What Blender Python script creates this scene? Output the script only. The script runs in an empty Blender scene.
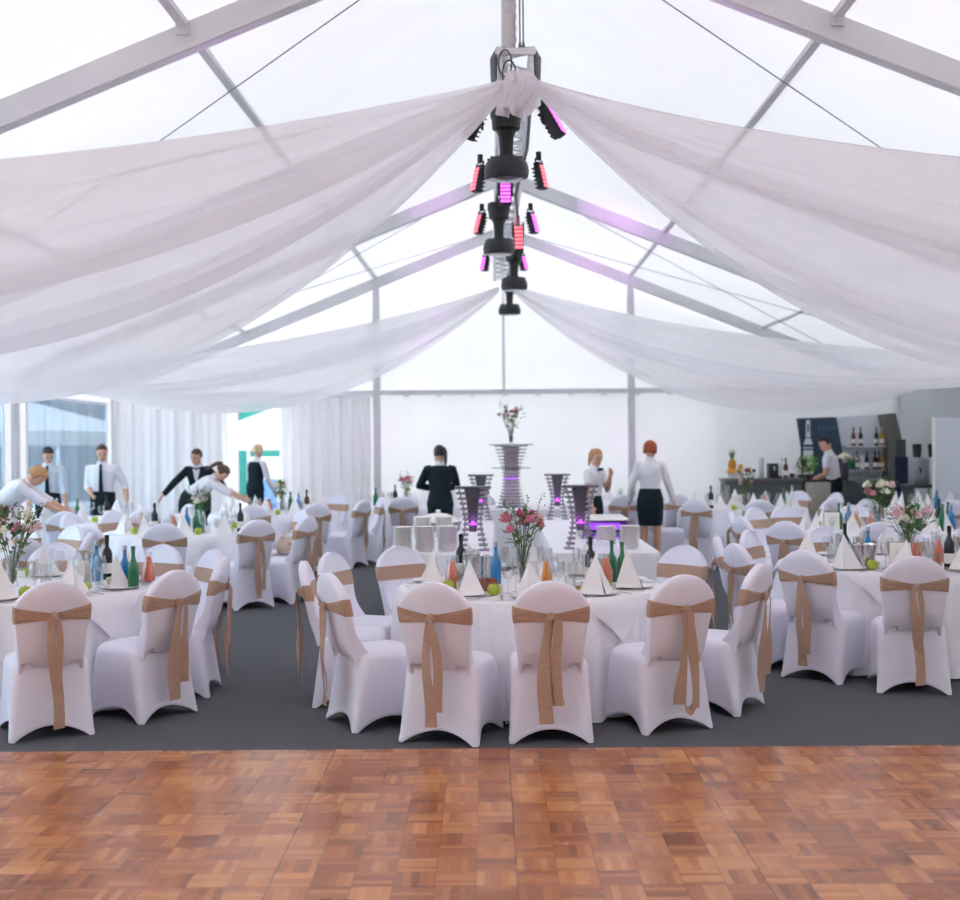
import bpy, bmesh, math, random
from mathutils import Vector, Matrix
from bpy_extras.object_utils import world_to_camera_view
PI = math.pi
V = Vector
random.seed(7)
SC = bpy.context.scene
COL = SC.collection

# ------------------------------------------------------------------ render settings that belong to the scene
SC.view_settings.view_transform = 'Standard'
SC.view_settings.look = 'None'
SC.view_settings.gamma = 1.0
SC.view_settings.use_curve_mapping = False
SC.view_settings.exposure = 0.52
SC.cycles.use_denoising = True
SC.cycles.max_bounces = 10
SC.cycles.diffuse_bounces = 6
SC.cycles.transparent_max_bounces = 24
SC.cycles.sample_clamp_indirect = 6.0

# ------------------------------------------------------------------ camera
cam_d = bpy.data.cameras.new('camera')
cam = bpy.data.objects.new('camera', cam_d)
COL.objects.link(cam)
cam_d.sensor_fit = 'HORIZONTAL'
cam_d.lens = 35.0
cam_d.sensor_width = 35.0 * 960 / 1250
cam_d.shift_y = -9 / 960
cam_d.clip_end = 200
cam.matrix_world = (Matrix.Translation((-0.1, 0, 1.745)) @ Matrix.Rotation(math.radians(0.87), 4, 'Z')
                    @ Matrix.Rotation(PI / 2, 4, 'X') @ Matrix.Rotation(math.radians(-0.5), 4, 'Z'))
cam_d.dof.use_dof = True
cam_d.dof.focus_distance = 7.3
cam_d.dof.aperture_fstop = 1.7
SC.camera = cam
bpy.context.view_layer.update()


def scr(p):
    q = world_to_camera_view(SC, cam, V(p))
    return q.x * 960, (1 - q.y) * 900, q.z


# ------------------------------------------------------------------ materials
def lin(c):
    return tuple((v / 12.92 if v <= 0.04045 else ((v + 0.055) / 1.055) ** 2.4) for v in c)


def hx(s):
    return lin(tuple(int(s[i:i + 2], 16) / 255 for i in (0, 2, 4)))


def new_mat(name):
    m = bpy.data.materials.new(name)
    m.use_nodes = True
    nt = m.node_tree
    nt.nodes.clear()
    out = nt.nodes.new('ShaderNodeOutputMaterial')
    return m, nt, out


def N(nt, kind, **kw):
    n = nt.nodes.new(kind)
    for k, v in kw.items():
        if k in n.inputs:
            n.inputs[k].default_value = v
        else:
            setattr(n, k, v)
    return n


def mat(name, col, rough=0.6, metal=0.0, var=0.06, scale=30.0, bump=0.0, bscale=200.0, emit=None, estr=0.0, sheen=0.0, spec=0.5, coat=0.0):
    m, nt, out = new_mat(name)
    b = N(nt, 'ShaderNodeBsdfPrincipled')
    b.inputs['Roughness'].default_value = rough
    b.inputs['Metallic'].default_value = metal
    b.inputs['Specular IOR Level'].default_value = spec
    b.inputs['Sheen Weight'].default_value = sheen
    b.inputs['Coat Weight'].default_value = coat
    c = hx(col) if isinstance(col, str) else col
    tc = N(nt, 'ShaderNodeTexCoord')
    nz = N(nt, 'ShaderNodeTexNoise', Scale=scale, Detail=3.0)
    nt.links.new(tc.outputs['Object'], nz.inputs['Vector'])
    r = N(nt, 'ShaderNodeValToRGB')
    r.color_ramp.elements[0].position = 0.3
    r.color_ramp.elements[1].position = 0.7
    r.color_ramp.elements[0].color = (*[max(0, v * (1 - var)) for v in c], 1)
    r.color_ramp.elements[1].color = (*[min(1, v * (1 + var)) for v in c], 1)
    nt.links.new(nz.outputs['Fac'], r.inputs['Fac'])
    nt.links.new(r.outputs['Color'], b.inputs['Base Color'])
    if bump:
        nb = N(nt, 'ShaderNodeTexNoise', Scale=bscale, Detail=2.0)
        nt.links.new(tc.outputs['Object'], nb.inputs['Vector'])
        bp = N(nt, 'ShaderNodeBump', Strength=bump, Distance=0.01)
        nt.links.new(nb.outputs['Fac'], bp.inputs['Height'])
        nt.links.new(bp.outputs['Normal'], b.inputs['Normal'])
    if emit:
        b.inputs['Emission Color'].default_value = (*hx(emit), 1)
        b.inputs['Emission Strength'].default_value = estr
    nt.links.new(b.outputs[0], out.inputs[0])
    return m


def membrane(name, col, trans, fac, scale=1.2, var=0.03, transp=0.0):
    """cloth that lets daylight through: a diffuse and a translucent lobe (and, for gauze, open weave)"""
    m, nt, out = new_mat(name)
    tc = N(nt, 'ShaderNodeTexCoord')
    nz = N(nt, 'ShaderNodeTexNoise', Scale=scale, Detail=4.0)
    nt.links.new(tc.outputs['Object'], nz.inputs['Vector'])
    r = N(nt, 'ShaderNodeValToRGB')
    c = hx(col)
    r.color_ramp.elements[0].position = 0.35
    r.color_ramp.elements[1].position = 0.65
    r.color_ramp.elements[0].color = (*[v * (1 - var) for v in c], 1)
    r.color_ramp.elements[1].color = (*[min(1, v * (1 + var)) for v in c], 1)
    nt.links.new(nz.outputs['Fac'], r.inputs['Fac'])
    d = N(nt, 'ShaderNodeBsdfDiffuse')
    nt.links.new(r.outputs['Color'], d.inputs['Color'])
    t = N(nt, 'ShaderNodeBsdfTranslucent')
    t.inputs['Color'].default_value = (*hx(trans), 1)
    mx = N(nt, 'ShaderNodeMixShader')
    mx.inputs[0].default_value = fac
    nt.links.new(d.outputs[0], mx.inputs[1])
    nt.links.new(t.outputs[0], mx.inputs[2])
    last = mx
    if transp:
        tp = N(nt, 'ShaderNodeBsdfTransparent')
        m2 = N(nt, 'ShaderNodeMixShader')
        m2.inputs[0].default_value = transp
        nt.links.new(mx.outputs[0], m2.inputs[1])
        nt.links.new(tp.outputs[0], m2.inputs[2])
        last = m2
    nt.links.new(last.outputs[0], out.inputs[0])
    return m


def glass(name, col, fac_gloss=0.12, tint=None, body=0.0, bodycol=None):
    """thin glass: tinted transparency with a fresnel reflection, and some body colour for coloured glass"""
    m, nt, out = new_mat(name)
    tp = N(nt, 'ShaderNodeBsdfTransparent')
    tp.inputs['Color'].default_value = (*hx(col), 1)
    gl = N(nt, 'ShaderNodeBsdfGlossy', Roughness=0.03)
    lw = N(nt, 'ShaderNodeLayerWeight', Blend=0.35)
    ma = N(nt, 'ShaderNodeMath', operation='MULTIPLY_ADD')
    ma.inputs[1].default_value = 0.5
    ma.inputs[2].default_value = fac_gloss
    ma.use_clamp = True
    nt.links.new(lw.outputs['Facing'], ma.inputs[0])
    mx = N(nt, 'ShaderNodeMixShader')
    nt.links.new(ma.outputs[0], mx.inputs[0])
    src = tp
    if body:
        d = N(nt, 'ShaderNodeBsdfDiffuse')
        d.inputs['Color'].default_value = (*hx(bodycol or col), 1)
        m0 = N(nt, 'ShaderNodeMixShader')
        m0.inputs[0].default_value = body
        nt.links.new(tp.outputs[0], m0.inputs[1])
        nt.links.new(d.outputs[0], m0.inputs[2])
        src = m0
    nt.links.new(src.outputs[0], mx.inputs[1])
    nt.links.new(gl.outputs[0], mx.inputs[2])
    nt.links.new(mx.outputs[0], out.inputs[0])
    return m


def parquet_mat():
    m, nt, out = new_mat('parquet')
    L = nt.links.new
    tc = N(nt, 'ShaderNodeTexCoord')
    sp = N(nt, 'ShaderNodeSeparateXYZ')
    L(tc.outputs['Object'], sp.inputs[0])

    def M(op, a, b=None, c=None):
        n = N(nt, 'ShaderNodeMath', operation=op)
        for i, v in enumerate((a, b, c)):
            if v is None:
                continue
            if isinstance(v, (int, float)):
                n.inputs[i].default_value = v
            else:
                L(v, n.inputs[i])
        return n.outputs[0]
    S = 0.162
    u, v = M('DIVIDE', sp.outputs[0], S), M('DIVIDE', sp.outputs[1], S)
    fu, fv = M('FLOOR', u), M('FLOOR', v)
    du, dv = M('SUBTRACT', u, fu), M('SUBTRACT', v, fv)
    par = M('PINGPONG', M('ADD', fu, fv), 1.0)
    along = M('ADD', M('MULTIPLY', par, du), M('MULTIPLY', M('SUBTRACT', 1.0, par), dv))
    strip = M('FLOOR', M('MULTIPLY', along, 5.0))
    sfr = M('SUBTRACT', M('MULTIPLY', along, 5.0), strip)
    cv = N(nt, 'ShaderNodeCombineXYZ')
    L(fu, cv.inputs[0]); L(fv, cv.inputs[1])
    w1 = N(nt, 'ShaderNodeTexWhiteNoise', noise_dimensions='3D')
    L(cv.outputs[0], w1.inputs['Vector'])
    cv2 = N(nt, 'ShaderNodeCombineXYZ')
    L(fu, cv2.inputs[0]); L(fv, cv2.inputs[1]); L(M('ADD', strip, 3.0), cv2.inputs[2])
    w2 = N(nt, 'ShaderNodeTexWhiteNoise', noise_dimensions='3D')
    L(cv2.outputs[0], w2.inputs['Vector'])
    # grain stretched along each strip
    gx = M('ADD', M('MULTIPLY', par, M('MULTIPLY', sp.outputs[0], 160.0)), M('MULTIPLY', M('SUBTRACT', 1.0, par), M('MULTIPLY', sp.outputs[0], 14.0)))
    gy = M('ADD', M('MULTIPLY', par, M('MULTIPLY', sp.outputs[1], 14.0)), M('MULTIPLY', M('SUBTRACT', 1.0, par), M('MULTIPLY', sp.outputs[1], 160.0)))
    cg = N(nt, 'ShaderNodeCombineXYZ')
    L(gx, cg.inputs[0]); L(gy, cg.inputs[1]); L(M('MULTIPLY', w2.outputs['Value'], 37.0), cg.inputs[2])
    gr = N(nt, 'ShaderNodeTexNoise', Scale=1.0, Detail=3.0)
    L(cg.outputs[0], gr.inputs['Vector'])
    tone = M('ADD', M('ADD', M('MULTIPLY', w1.outputs['Value'], 0.46), M('MULTIPLY', w2.outputs['Value'], 0.44)), M('MULTIPLY', gr.outputs['Fac'], 0.30))
    ramp = N(nt, 'ShaderNodeValToRGB')
    e = ramp.color_ramp.elements
    e[0].position = 0.15; e[0].color = (*hx('804422'), 1)
    e[1].position = 1.0; e[1].color = (*hx('D6945C'), 1)
    k = e.new(0.55); k.color = (*hx('B06A3C'), 1)
    L(tone, ramp.inputs['Fac'])
    # dark joints around the tiles and fine ones between the strips
    edge = M('MINIMUM', M('MINIMUM', du, M('SUBTRACT', 1.0, du)), M('MINIMUM', dv, M('SUBTRACT', 1.0, dv)))
    j1 = M('LESS_THAN', edge, 0.012)
    j2 = M('LESS_THAN', M('MINIMUM', sfr, M('SUBTRACT', 1.0, sfr)), 0.035)
    pu, pv = M('DIVIDE', sp.outputs[0], S * 6), M('DIVIDE', sp.outputs[1], S * 6)
    pe = M('MINIMUM', M('PINGPONG', pu, 0.5), M('PINGPONG', pv, 0.5))
    j3 = M('LESS_THAN', pe, 0.003)
    dark = M('MINIMUM', M('ADD', M('ADD', M('MULTIPLY', j1, 0.4), M('MULTIPLY', j2, 0.22)), M('MULTIPLY', j3, 0.35)), 0.8)
    mix = N(nt, 'ShaderNodeMix', data_type='RGBA')
    mix.inputs['B'].default_value = (*hx('3A1E14'), 1)
    for i in mix.inputs:
        if i.type == 'RGBA' and i.name == 'B':
            i.default_value = (*hx('3A1E14'), 1)
    L(dark, mix.inputs[0])
    L(ramp.outputs['Color'], [i for i in mix.inputs if i.type == 'RGBA'][0])
    b = N(nt, 'ShaderNodeBsdfPrincipled')
    b.inputs['Specular IOR Level'].default_value = 0.42
    L([o for o in mix.outputs if o.type == 'RGBA'][0], b.inputs['Base Color'])
    rn = N(nt, 'ShaderNodeTexNoise', Scale=2.0, Detail=4.0)
    L(tc.outputs['Object'], rn.inputs['Vector'])
    L(M('ADD', M('MULTIPLY', rn.outputs['Fac'], 0.14), 0.20), b.inputs['Roughness'])
    bp = N(nt, 'ShaderNodeBump', Strength=0.05, Distance=0.003)
    hgt = M('ADD', M('MULTIPLY', w1.outputs['Value'], 0.35), M('MULTIPLY', M('SUBTRACT', 1.0, dark), 0.6))
    L(hgt, bp.inputs['Height'])
    L(bp.outputs['Normal'], b.inputs['Normal'])
    L(b.outputs[0], out.inputs[0])
    return m


M_ = {}
M_['roof'] = membrane('roof_membrane', 'F0F0F1', 'F4F4F6', 0.074, 0.7, 0.02)
M_['wall'] = membrane('wall_membrane', 'F0F0F0', 'F0F0F2', 0.102, 0.8, 0.03)
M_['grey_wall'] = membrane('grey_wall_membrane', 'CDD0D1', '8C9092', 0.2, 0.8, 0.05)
M_['dim_wall'] = membrane('dimmed_end_cloth', '9C9698', '5C5658', 0.08, 0.8, 0.05)
M_['drape'] = membrane('drape_gauze', 'F7F4F8', 'F8F5F9', 0.5, 6.0, 0.02, transp=0.22)
M_['curtain'] = membrane('curtain_cloth', 'EDEBEE', 'F2F0F2', 0.35, 3.0, 0.02)
M_['alu'] = mat('aluminium', 'B9B9BE', 0.38, 0.75, 0.05, 8)
M_['alu_dull'] = mat('rafter_aluminium', 'D6D5D9', 0.45, 0.1, 0.05, 3)
M_['alu_bright'] = mat('truss_aluminium', 'CDCDD0', 0.28, 0.9, 0.08, 25)
M_['steel'] = mat('cutlery_steel', 'C9C9CC', 0.18, 1.0, 0.03, 30)
M_['dark_line'] = mat('dark_steel_wire', '777B82', 0.5, 0.5, 0.05)
M_['carpet'] = mat('grey_event_carpet', '66676C', 0.95, 0, 0.14, 260, 0.5, 500, spec=0.1)
M_['parquet'] = parquet_mat()
M_['cover'] = mat('white_stretch_cover', 'ECEBF9', 0.62, 0, 0.015, 9, 0.03, 60, sheen=0.25, spec=0.3)
M_['cloth'] = mat('white_tablecloth', 'F0EFF5', 0.75, 0, 0.015, 8, 0.05, 300, sheen=0.15, spec=0.2)
M_['napkin'] = mat('white_napkin', 'F0EDEE', 0.75, 0, 0.015, 20, 0.04, 400, spec=0.2)
M_['sash'] = mat('tan_burlap', 'BC9C88', 0.85, 0, 0.16, 120, 0.35, 900, spec=0.15, sheen=0.2)
M_['glass'] = glass('clear_glass', 'FAFAFA', 0.03)
M_['pane'] = glass('clear_vinyl_window', 'C9DAE2', 0.06)
M_['green_glass'] = glass('green_glass', '1F9A64', 0.06, body=0.55, bodycol='0E8A58')
M_['blue_glass'] = glass('blue_glass', '2C9CD0', 0.06, body=0.6, bodycol='1496D6')
M_['dark_glass'] = mat('dark_bottle_glass', '20242C', 0.15, 0, 0.05)
M_['brown_glass'] = mat('brown_bottle_glass', '6B3A1C', 0.15, 0, 0.05)
M_['amber_glass'] = mat('amber_bottle_glass', 'B98A3A', 0.15, 0, 0.05)
M_['white_glass'] = mat('white_bottle_glass', 'E2E6EC', 0.2, 0, 0.03)
M_['label'] = mat('paper_label', 'E9E6DE', 0.8, 0, 0.03)
M_['juice'] = mat('orange_juice', 'F8A010', 0.3, 0, 0.04)
M_['redjuice'] = mat('blood_orange_juice', 'EE7A50', 0.3, 0, 0.04)
M_['apple'] = mat('green_apple', 'AABB3A', 0.35, 0, 0.12, 14)
M_['stalk'] = mat('plant_stalk', '5C7040', 0.7, 0, 0.15, 20)
M_['leaf'] = mat('plant_leaf', '4E6E3A', 0.6, 0, 0.25, 15)
M_['leaf_bright'] = mat('fresh_leaf', '8CD044', 0.6, 0, 0.2, 15)
M_['leaf_red'] = mat('reddish_leaf', '7A3E38', 0.6, 0, 0.25, 15)
M_['pink'] = mat('pink_petal', 'D77E92', 0.6, 0, 0.2, 25)
M_['hotpink'] = mat('bright_pink_petal', 'DC4F86', 0.6, 0, 0.15, 25)
M_['palepink'] = mat('pale_pink_petal', 'EBC9CC', 0.6, 0, 0.1, 25)
M_['cream'] = mat('cream_petal', 'EFE9D2', 0.6, 0, 0.06, 25)
M_['paper'] = mat('white_card', 'F1EEE8', 0.8, 0, 0.02)
M_['print'] = mat('grey_print', 'B9B6B2', 0.8, 0, 0.02)
M_['bread'] = mat('bread_crust', '8C4F38', 0.8, 0, 0.2, 30)
M_['wicker'] = mat('bread_box_card', '9A5A48', 0.8, 0, 0.1, 30)
M_['plate'] = mat('white_porcelain', 'ECE9E6', 0.25, 0, 0.01)
M_['black'] = mat('black_plastic', '23252B', 0.45, 0, 0.1, 12)
M_['blacksoft'] = mat('black_rubber', '1B1C20', 0.7, 0, 0.1, 12)
M_['lens'] = mat('dark_lens', '30303A', 0.08, 0, 0.05)
M_['led'] = mat('magenta_led', 'F070E8', 0.4, 0, 0, emit='E860F0', estr=1.5)
M_['ledred'] = mat('salmon_led', 'F07080', 0.4, 0, 0, emit='F86878', estr=1.4)
M_['ledviolet'] = mat('violet_led', 'B040F0', 0.4, 0, 0, emit='B838F8', estr=3.2)
M_['jacket'] = mat('black_suit_cloth', '1C2A30', 0.85, 0, 0.1, 30, 0.1, 300, spec=0.2)
M_['shirt'] = mat('white_shirt_cotton', 'E9E6EC', 0.8, 0, 0.02, 12, 0.06, 120, spec=0.2)
M_['blueshirt'] = mat('pale_shirt_cotton', 'D6DCE8', 0.8, 0, 0.02, 12, 0.06, 120, spec=0.2)
M_['skin'] = mat('skin', 'D6A48C', 0.55, 0, 0.04, 20)
M_['eye'] = mat('dark_eye', '2A2220', 0.3, 0, 0)
M_['lip'] = mat('lip', 'A85F58', 0.5, 0, 0)
for k, c in dict(blond='C9A470', paleblond='DDC79A', brown='5A4234', dark='241E1E', red='A84A20', gingerblond='B98A58').items():
    M_['hair_' + k] = mat('hair_' + k, c, 0.55, 0, 0.25, 60, 0.2, 90)
M_['bar_grey'] = mat('dark_grey_laminate', '4A5054', 0.5, 0, 0.05, 3)
M_['bar_side'] = mat('warm_grey_board', '6A6862', 0.55, 0, 0.05, 3)
M_['pale_wood'] = mat('pale_grey_wood', 'A39E94', 0.65, 0, 0.12, 12)
M_['panel_blue'] = mat('dark_blue_print', '2A3E50', 0.5, 0, 0.06, 2)
M_['panel_navy'] = mat('navy_print', '2C4258', 0.5, 0, 0.05, 2)
M_['panel_white'] = mat('white_shelf_board', 'D9DCE4', 0.4, 0, 0.02, 2)
M_['navy'] = mat('navy_banner', '1E2A4E', 0.7, 0, 0.05, 4)
M_['orange'] = mat('rust_orange_plastic', 'B2522A', 0.5, 0, 0.06, 6)
M_['pineapple'] = mat('pineapple_skin', 'C98A2A', 0.7, 0, 0.3, 60)
M_['fruit'] = mat('orange_fruit', 'E8A030', 0.5, 0, 0.1, 20)
M_['redbox'] = mat('red_print', 'B23A3A', 0.6, 0, 0.05)
M_['silver_slat'] = mat('polished_slat', '8F8C92', 0.32, 0.35, 0.05, 30)
M_['grey_panel'] = mat('grey_acrylic', '5A5A5E', 0.3, 0.3, 0.06, 6)
M_['bag'] = mat('beige_leather', 'CDBBA6', 0.6, 0, 0.08, 12)
M_['teal'] = mat('teal_cladding', '0E6A62', 0.6, 0, 0.12, 2)
M_['window_dark'] = mat('dark_window', '2E4A5C', 0.2, 0, 0.1, 2)
M_['paving'] = mat('pale_paving', '9C9C9C', 0.9, 0, 0.1, 2)
M_['bluegrey'] = mat('blue_grey_sheet', '4A5966', 0.7, 0, 0.12, 1.5)
M_['canopy'] = membrane('canopy_cloth', 'A8A2A6', 'A8A0A4', 0.3, 1.0, 0.02)
M_['barrel'] = mat('blue_plastic', '40669C', 0.5, 0, 0.05, 3)
M_['creamboard'] = mat('cream_board', 'A8A488', 0.7, 0, 0.04, 3)
M_['shade'] = mat('blocker_dark', '5E5A56', 0.9, 0, 0.15, 4)
M_['tights'] = mat('leather_shoe', '201C1E', 0.4, 0, 0.05)


# ------------------------------------------------------------------ mesh building
class MB:
    def __init__(s):
        s.v, s.f, s.m, s.cur = [], [], [], 0

    def add(s, vs, fs):
        o = len(s.v)
        s.v += [tuple(p) for p in vs]
        for f in fs:
            s.f.append(tuple(i + o for i in f)); s.m.append(s.cur)
        return s

    def box(s, c, d, rot=None, bev=0.0):
        x, y, z = [k / 2 for k in d]
        if bev:
            bev = min(bev, x * .9, y * .9, z * .9)
            bm = bmesh.new()
            bmesh.ops.create_cube(bm, size=1, matrix=Matrix.Diagonal((*d, 1)))
            bmesh.ops.bevel(bm, geom=bm.edges[:], offset=bev, segments=2, profile=0.5, affect='EDGES')
            vs = [v.co.copy() for v in bm.verts]
            bm.verts.index_update()
            fs = [[v.index for v in f.verts] for f in bm.faces]
            bm.free()
        else:
            vs = [V((a, b, e)) for a in (-x, x) for b in (-y, y) for e in (-z, z)]
            fs = [(0, 1, 3, 2), (4, 6, 7, 5), (0, 4, 5, 1), (2, 3, 7, 6), (0, 2, 6, 4), (1, 5, 7, 3)]
        R = rot or Matrix.Identity(3)
        return s.add([R @ V(p) + V(c) for p in vs], fs)

    def bar(s, a, b, w, h, up=(0, 0, 1)):
        """box beam of section w (sideways) x h (along up) from a to b"""
        a, b = V(a), V(b)
        t = (b - a).normalized()
        sd = t.cross(V(up)).normalized()
        u = sd.cross(t).normalized()
        vs = [p + sd * (w / 2 * i) + u * (h / 2 * j) for p in (a, b) for i, j in ((-1, -1), (1, -1), (1, 1), (-1, 1))]
        return s.add(vs, [(0, 1, 2, 3)[::-1], (4, 5, 6, 7), (0, 1, 5, 4), (1, 2, 6, 5), (2, 3, 7, 6), (3, 0, 4, 7)])

    def rings(s, rs, cap=True, close=True):
        n = len(rs[0])
        vs = [p for r in rs for p in r]
        fs = []
        for i in range(len(rs) - 1):
            for j in range(n if close else n - 1):
                k = (j + 1) % n
                fs.append((i * n + j, i * n + k, (i + 1) * n + k, (i + 1) * n + j))
        if cap:
            fs.append(tuple(range(n))[::-1])
            fs.append(tuple((len(rs) - 1) * n + j for j in range(n)))
        return s.add(vs, fs)

    def tube(s, pts, r, n=8, cap=True):
        pts = [V(p) for p in pts]
        rs = r if isinstance(r, (list, tuple)) else [r] * len(pts)
        out, sd = [], None
        for i, p in enumerate(pts):
            t = (pts[min(i + 1, len(pts) - 1)] - pts[max(i - 1, 0)]).normalized()
            if sd is None:
                sd = t.cross(V((0, 0, 1)) if abs(t.z) < .9 else V((0, 1, 0))).normalized()
            sd = (sd - t * sd.dot(t)).normalized()
            u = t.cross(sd)
            out.append([p + (sd * math.cos(2 * PI * k / n) + u * math.sin(2 * PI * k / n)) * rs[i] for k in range(n)])
        return s.rings(out, cap)

    def lathe(s, prof, n=20, c=(0, 0, 0), axis=None):
        R = axis or Matrix.Identity(3)
        return s.rings([[R @ V((r * math.cos(2 * PI * k / n), r * math.sin(2 * PI * k / n), z)) + V(c) for k in range(n)] for r, z in prof],
                       cap=True)

    def ball(s, c, r, n=10, m=7, rot=None):
        r = r if isinstance(r, (list, tuple)) else (r, r, r)
        R = rot or Matrix.Identity(3)
        prof = [(max(math.sin(PI * i / m), .02), -math.cos(PI * i / m)) for i in range(m + 1)]
        return s.rings([[R @ V((a * r[0] * math.cos(2 * PI * k / n), a * r[1] * math.sin(2 * PI * k / n), z * r[2])) + V(c) for k in range(n)] for a, z in prof])

    def grid(s, fn, nu, nv):
        vs = [fn(i / nu, j / nv) for i in range(nu + 1) for j in range(nv + 1)]
        fs = [(i * (nv + 1) + j, (i + 1) * (nv + 1) + j, (i + 1) * (nv + 1) + j + 1, i * (nv + 1) + j + 1) for i in range(nu) for j in range(nv)]
        return s.add(vs, fs)

    def ribbon(s, pts, sides, ws, th=0.003):
        """flat strip with thickness: centre points, sideways unit vectors, widths"""
        rs = []
        for i, p in enumerate(pts):
            p = V(p); sd = V(sides[i]).normalized()
            t = (V(pts[min(i + 1, len(pts) - 1)]) - V(pts[max(i - 1, 0)])).normalized()
            nn = t.cross(sd).normalized()
            w = ws[i] / 2
            rs.append([p - sd * w - nn * th / 2, p - nn * (th / 2 - .2 * ws[i] * .3), p + sd * w - nn * th / 2, p + sd * w + nn * th / 2, p + nn * (th / 2 + .2 * ws[i] * .3), p - sd * w + nn * th / 2])
        return s.rings(rs)

    def mesh(s, name, mats, smooth=True):
        me = bpy.data.meshes.new(name)
        me.from_pydata(s.v, [], s.f)
        for m in (mats if isinstance(mats, (list, tuple)) else [mats]):
            me.materials.append(m)
        for p, i in zip(me.polygons, s.m):
            p.material_index = i
        bm = bmesh.new(); bm.from_mesh(me)
        bmesh.ops.recalc_face_normals(bm, faces=bm.faces)
        bm.to_mesh(me); bm.free()
        if smooth:
            me.shade_smooth()
            try:
                me.set_sharp_from_angle(angle=math.radians(38))
            except Exception:
                pass
        return me


def link(name, me, parent=None, loc=None, rot=None, scale=None):
    o = bpy.data.objects.new(name, me)
    COL.objects.link(o)
    if parent is not None:
        o.parent = parent
    if loc is not None:
        o.location = loc
    if rot is not None:
        o.rotation_euler = rot
    if scale is not None:
        o.scale = scale
    return o


def obj(name, mb, mats, parent=None, smooth=True, **kw):
    return link(name, mb.mesh(name, mats, smooth), parent, **kw)


def tag(o, label, cat, group=None, kind=None):
    o['label'] = label; o['category'] = cat
    if group: o['group'] = group
    if kind: o['kind'] = kind
    return o


def thing(name, label, cat, loc=(0, 0, 0), rz=0.0, group=None):
    o = link(name, None, None, loc, (0, 0, rz))
    return tag(o, label, cat, group)


def struct(name, mb, mats, label=None, smooth=False):
    o = obj(name, mb, mats, None, smooth)
    o['kind'] = 'structure'
    if label:
        o['label'] = label; o['category'] = 'tent structure'
    return o


def dup(root, loc, rz):
    r = root.copy(); COL.objects.link(r)
    r.location = loc; r.rotation_euler = (0, 0, rz)
    for ch in root.children:
        c = ch.copy(); COL.objects.link(c); c.parent = r
        for g in ch.children:
            d = g.copy(); COL.objects.link(d); d.parent = c
    return r


# ------------------------------------------------------------------ the tent
HW, APEX, SL = 7.42, 5.6, 0.40           # half width, rafter underside at the ridge, roof slope
FR = [-5.0, -0.26, 4.48, 9.24, 14.0, 18.75, 23.6]
Y0, Y1 = FR[0], FR[-1]
RD = 0.2                                  # rafter depth


def rz_(x): return APEX - SL * abs(x)


m = MB()
m.add([(-HW, Y0, 0), (HW, Y0, 0), (HW, Y1 + .3, 0), (-HW, Y1 + .3, 0)], [(0, 1, 2, 3)])
struct('floor', m, M_['carpet'], 'dark grey event carpet under all the banquet tables')
m = MB(); m.box((0, (7.03 + Y0) / 2, .008), (14.6, 7.03 - Y0, .016))
o = struct('dance_floor', m, M_['parquet'], 'glossy brown parquet dance floor in front of the tables')
o.rotation_euler = (0, 0, math.radians(0.5))
ED = [(-HW, 2.62), (0, 5.6 + .22), (HW, 2.62)]
m = MB()
ov = 0.22
for sgn in (-1, 1):
    m.grid(lambda u, v, sgn=sgn: (sgn * (HW + .1) * u, Y0 + (Y1 + .05 - Y0) * v, APEX + ov - SL * (HW + .1) * u - .035 * math.sin(PI * u) * abs(math.sin(PI * (Y0 + (Y1 - Y0) * v - Y0) / 4.765))), 24, 60)
struct('ceiling', m, M_['roof'], 'white translucent tent roof', True)

OP = (-5.06, -4.26, 2.5)                   # doorway in the back wall: x0, x1, head height
m = MB()


def wallgrid(m, x0, x1, z0, z1, y, amp, fr, nu=40, nv=4):
    m.grid(lambda u, v: (x0 + (x1 - x0) * u, y + amp * math.sin(fr * (x0 + (x1 - x0) * u)) * (1 - .4 * v) , z0 + (z1 - z0) * v), nu, nv)


wallgrid(m, -HW, OP[0], 0, 2.7, Y1 + .12, .015, 3.1)
wallgrid(m, OP[1], 3.2, 0, 2.7, Y1 + .12, .012, 2.3)
m.add([(OP[0], Y1 + .12, OP[2]), (OP[1], Y1 + .12, OP[2]), (OP[1], Y1 + .12, 2.7), (OP[0], Y1 + .12, 2.7)], [(0, 1, 2, 3)])
m.add([(-HW, Y1 + .12, 2.7), (HW, Y1 + .12, 2.7), (HW, Y1 + .12, 2.75), (0, Y1 + .12, APEX + .2), (-HW, Y1 + .12, 2.75)], [(0, 1, 2, 3, 4)])
wallgrid(m, 3.2, HW, 0, 2.7, Y1 + .12, .012, 2.3)
struct('wall_back', m, M_['wall'], 'white gable wall at the far end of the tent', True)
m = MB(); m.add([(HW, Y0, 0), (HW, Y1 + .1, 0), (HW, Y1 + .1, 2.66), (HW, Y0, 2.66)], [(0, 1, 2, 3)])
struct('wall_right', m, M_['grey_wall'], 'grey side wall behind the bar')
m = MB()
m.add([(-HW, Y0, 0), (HW, Y0, 0), (HW, Y0, 2.7), (-HW, Y0, 2.7)], [(0, 1, 2, 3)])
m.add([(-HW, Y0, 2.7), (HW, Y0, 2.7), (0, Y0, APEX + .2)], [(0, 1, 2)])
struct('wall_front', m, M_['dim_wall'])  # unseen end wall behind the camera, darkened to weaken light from that side
# left wall: white cloth with clear vinyl windows between the posts
m = MB()
WZ = (0.25, 2.5)


def rect_yz(m, y0, y1, z0, z1, x=-HW):
    m.add([(x, y0, z0), (x, y1, z0), (x, y1, z1), (x, y0, z1)], [(0, 1, 2, 3)])


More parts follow.
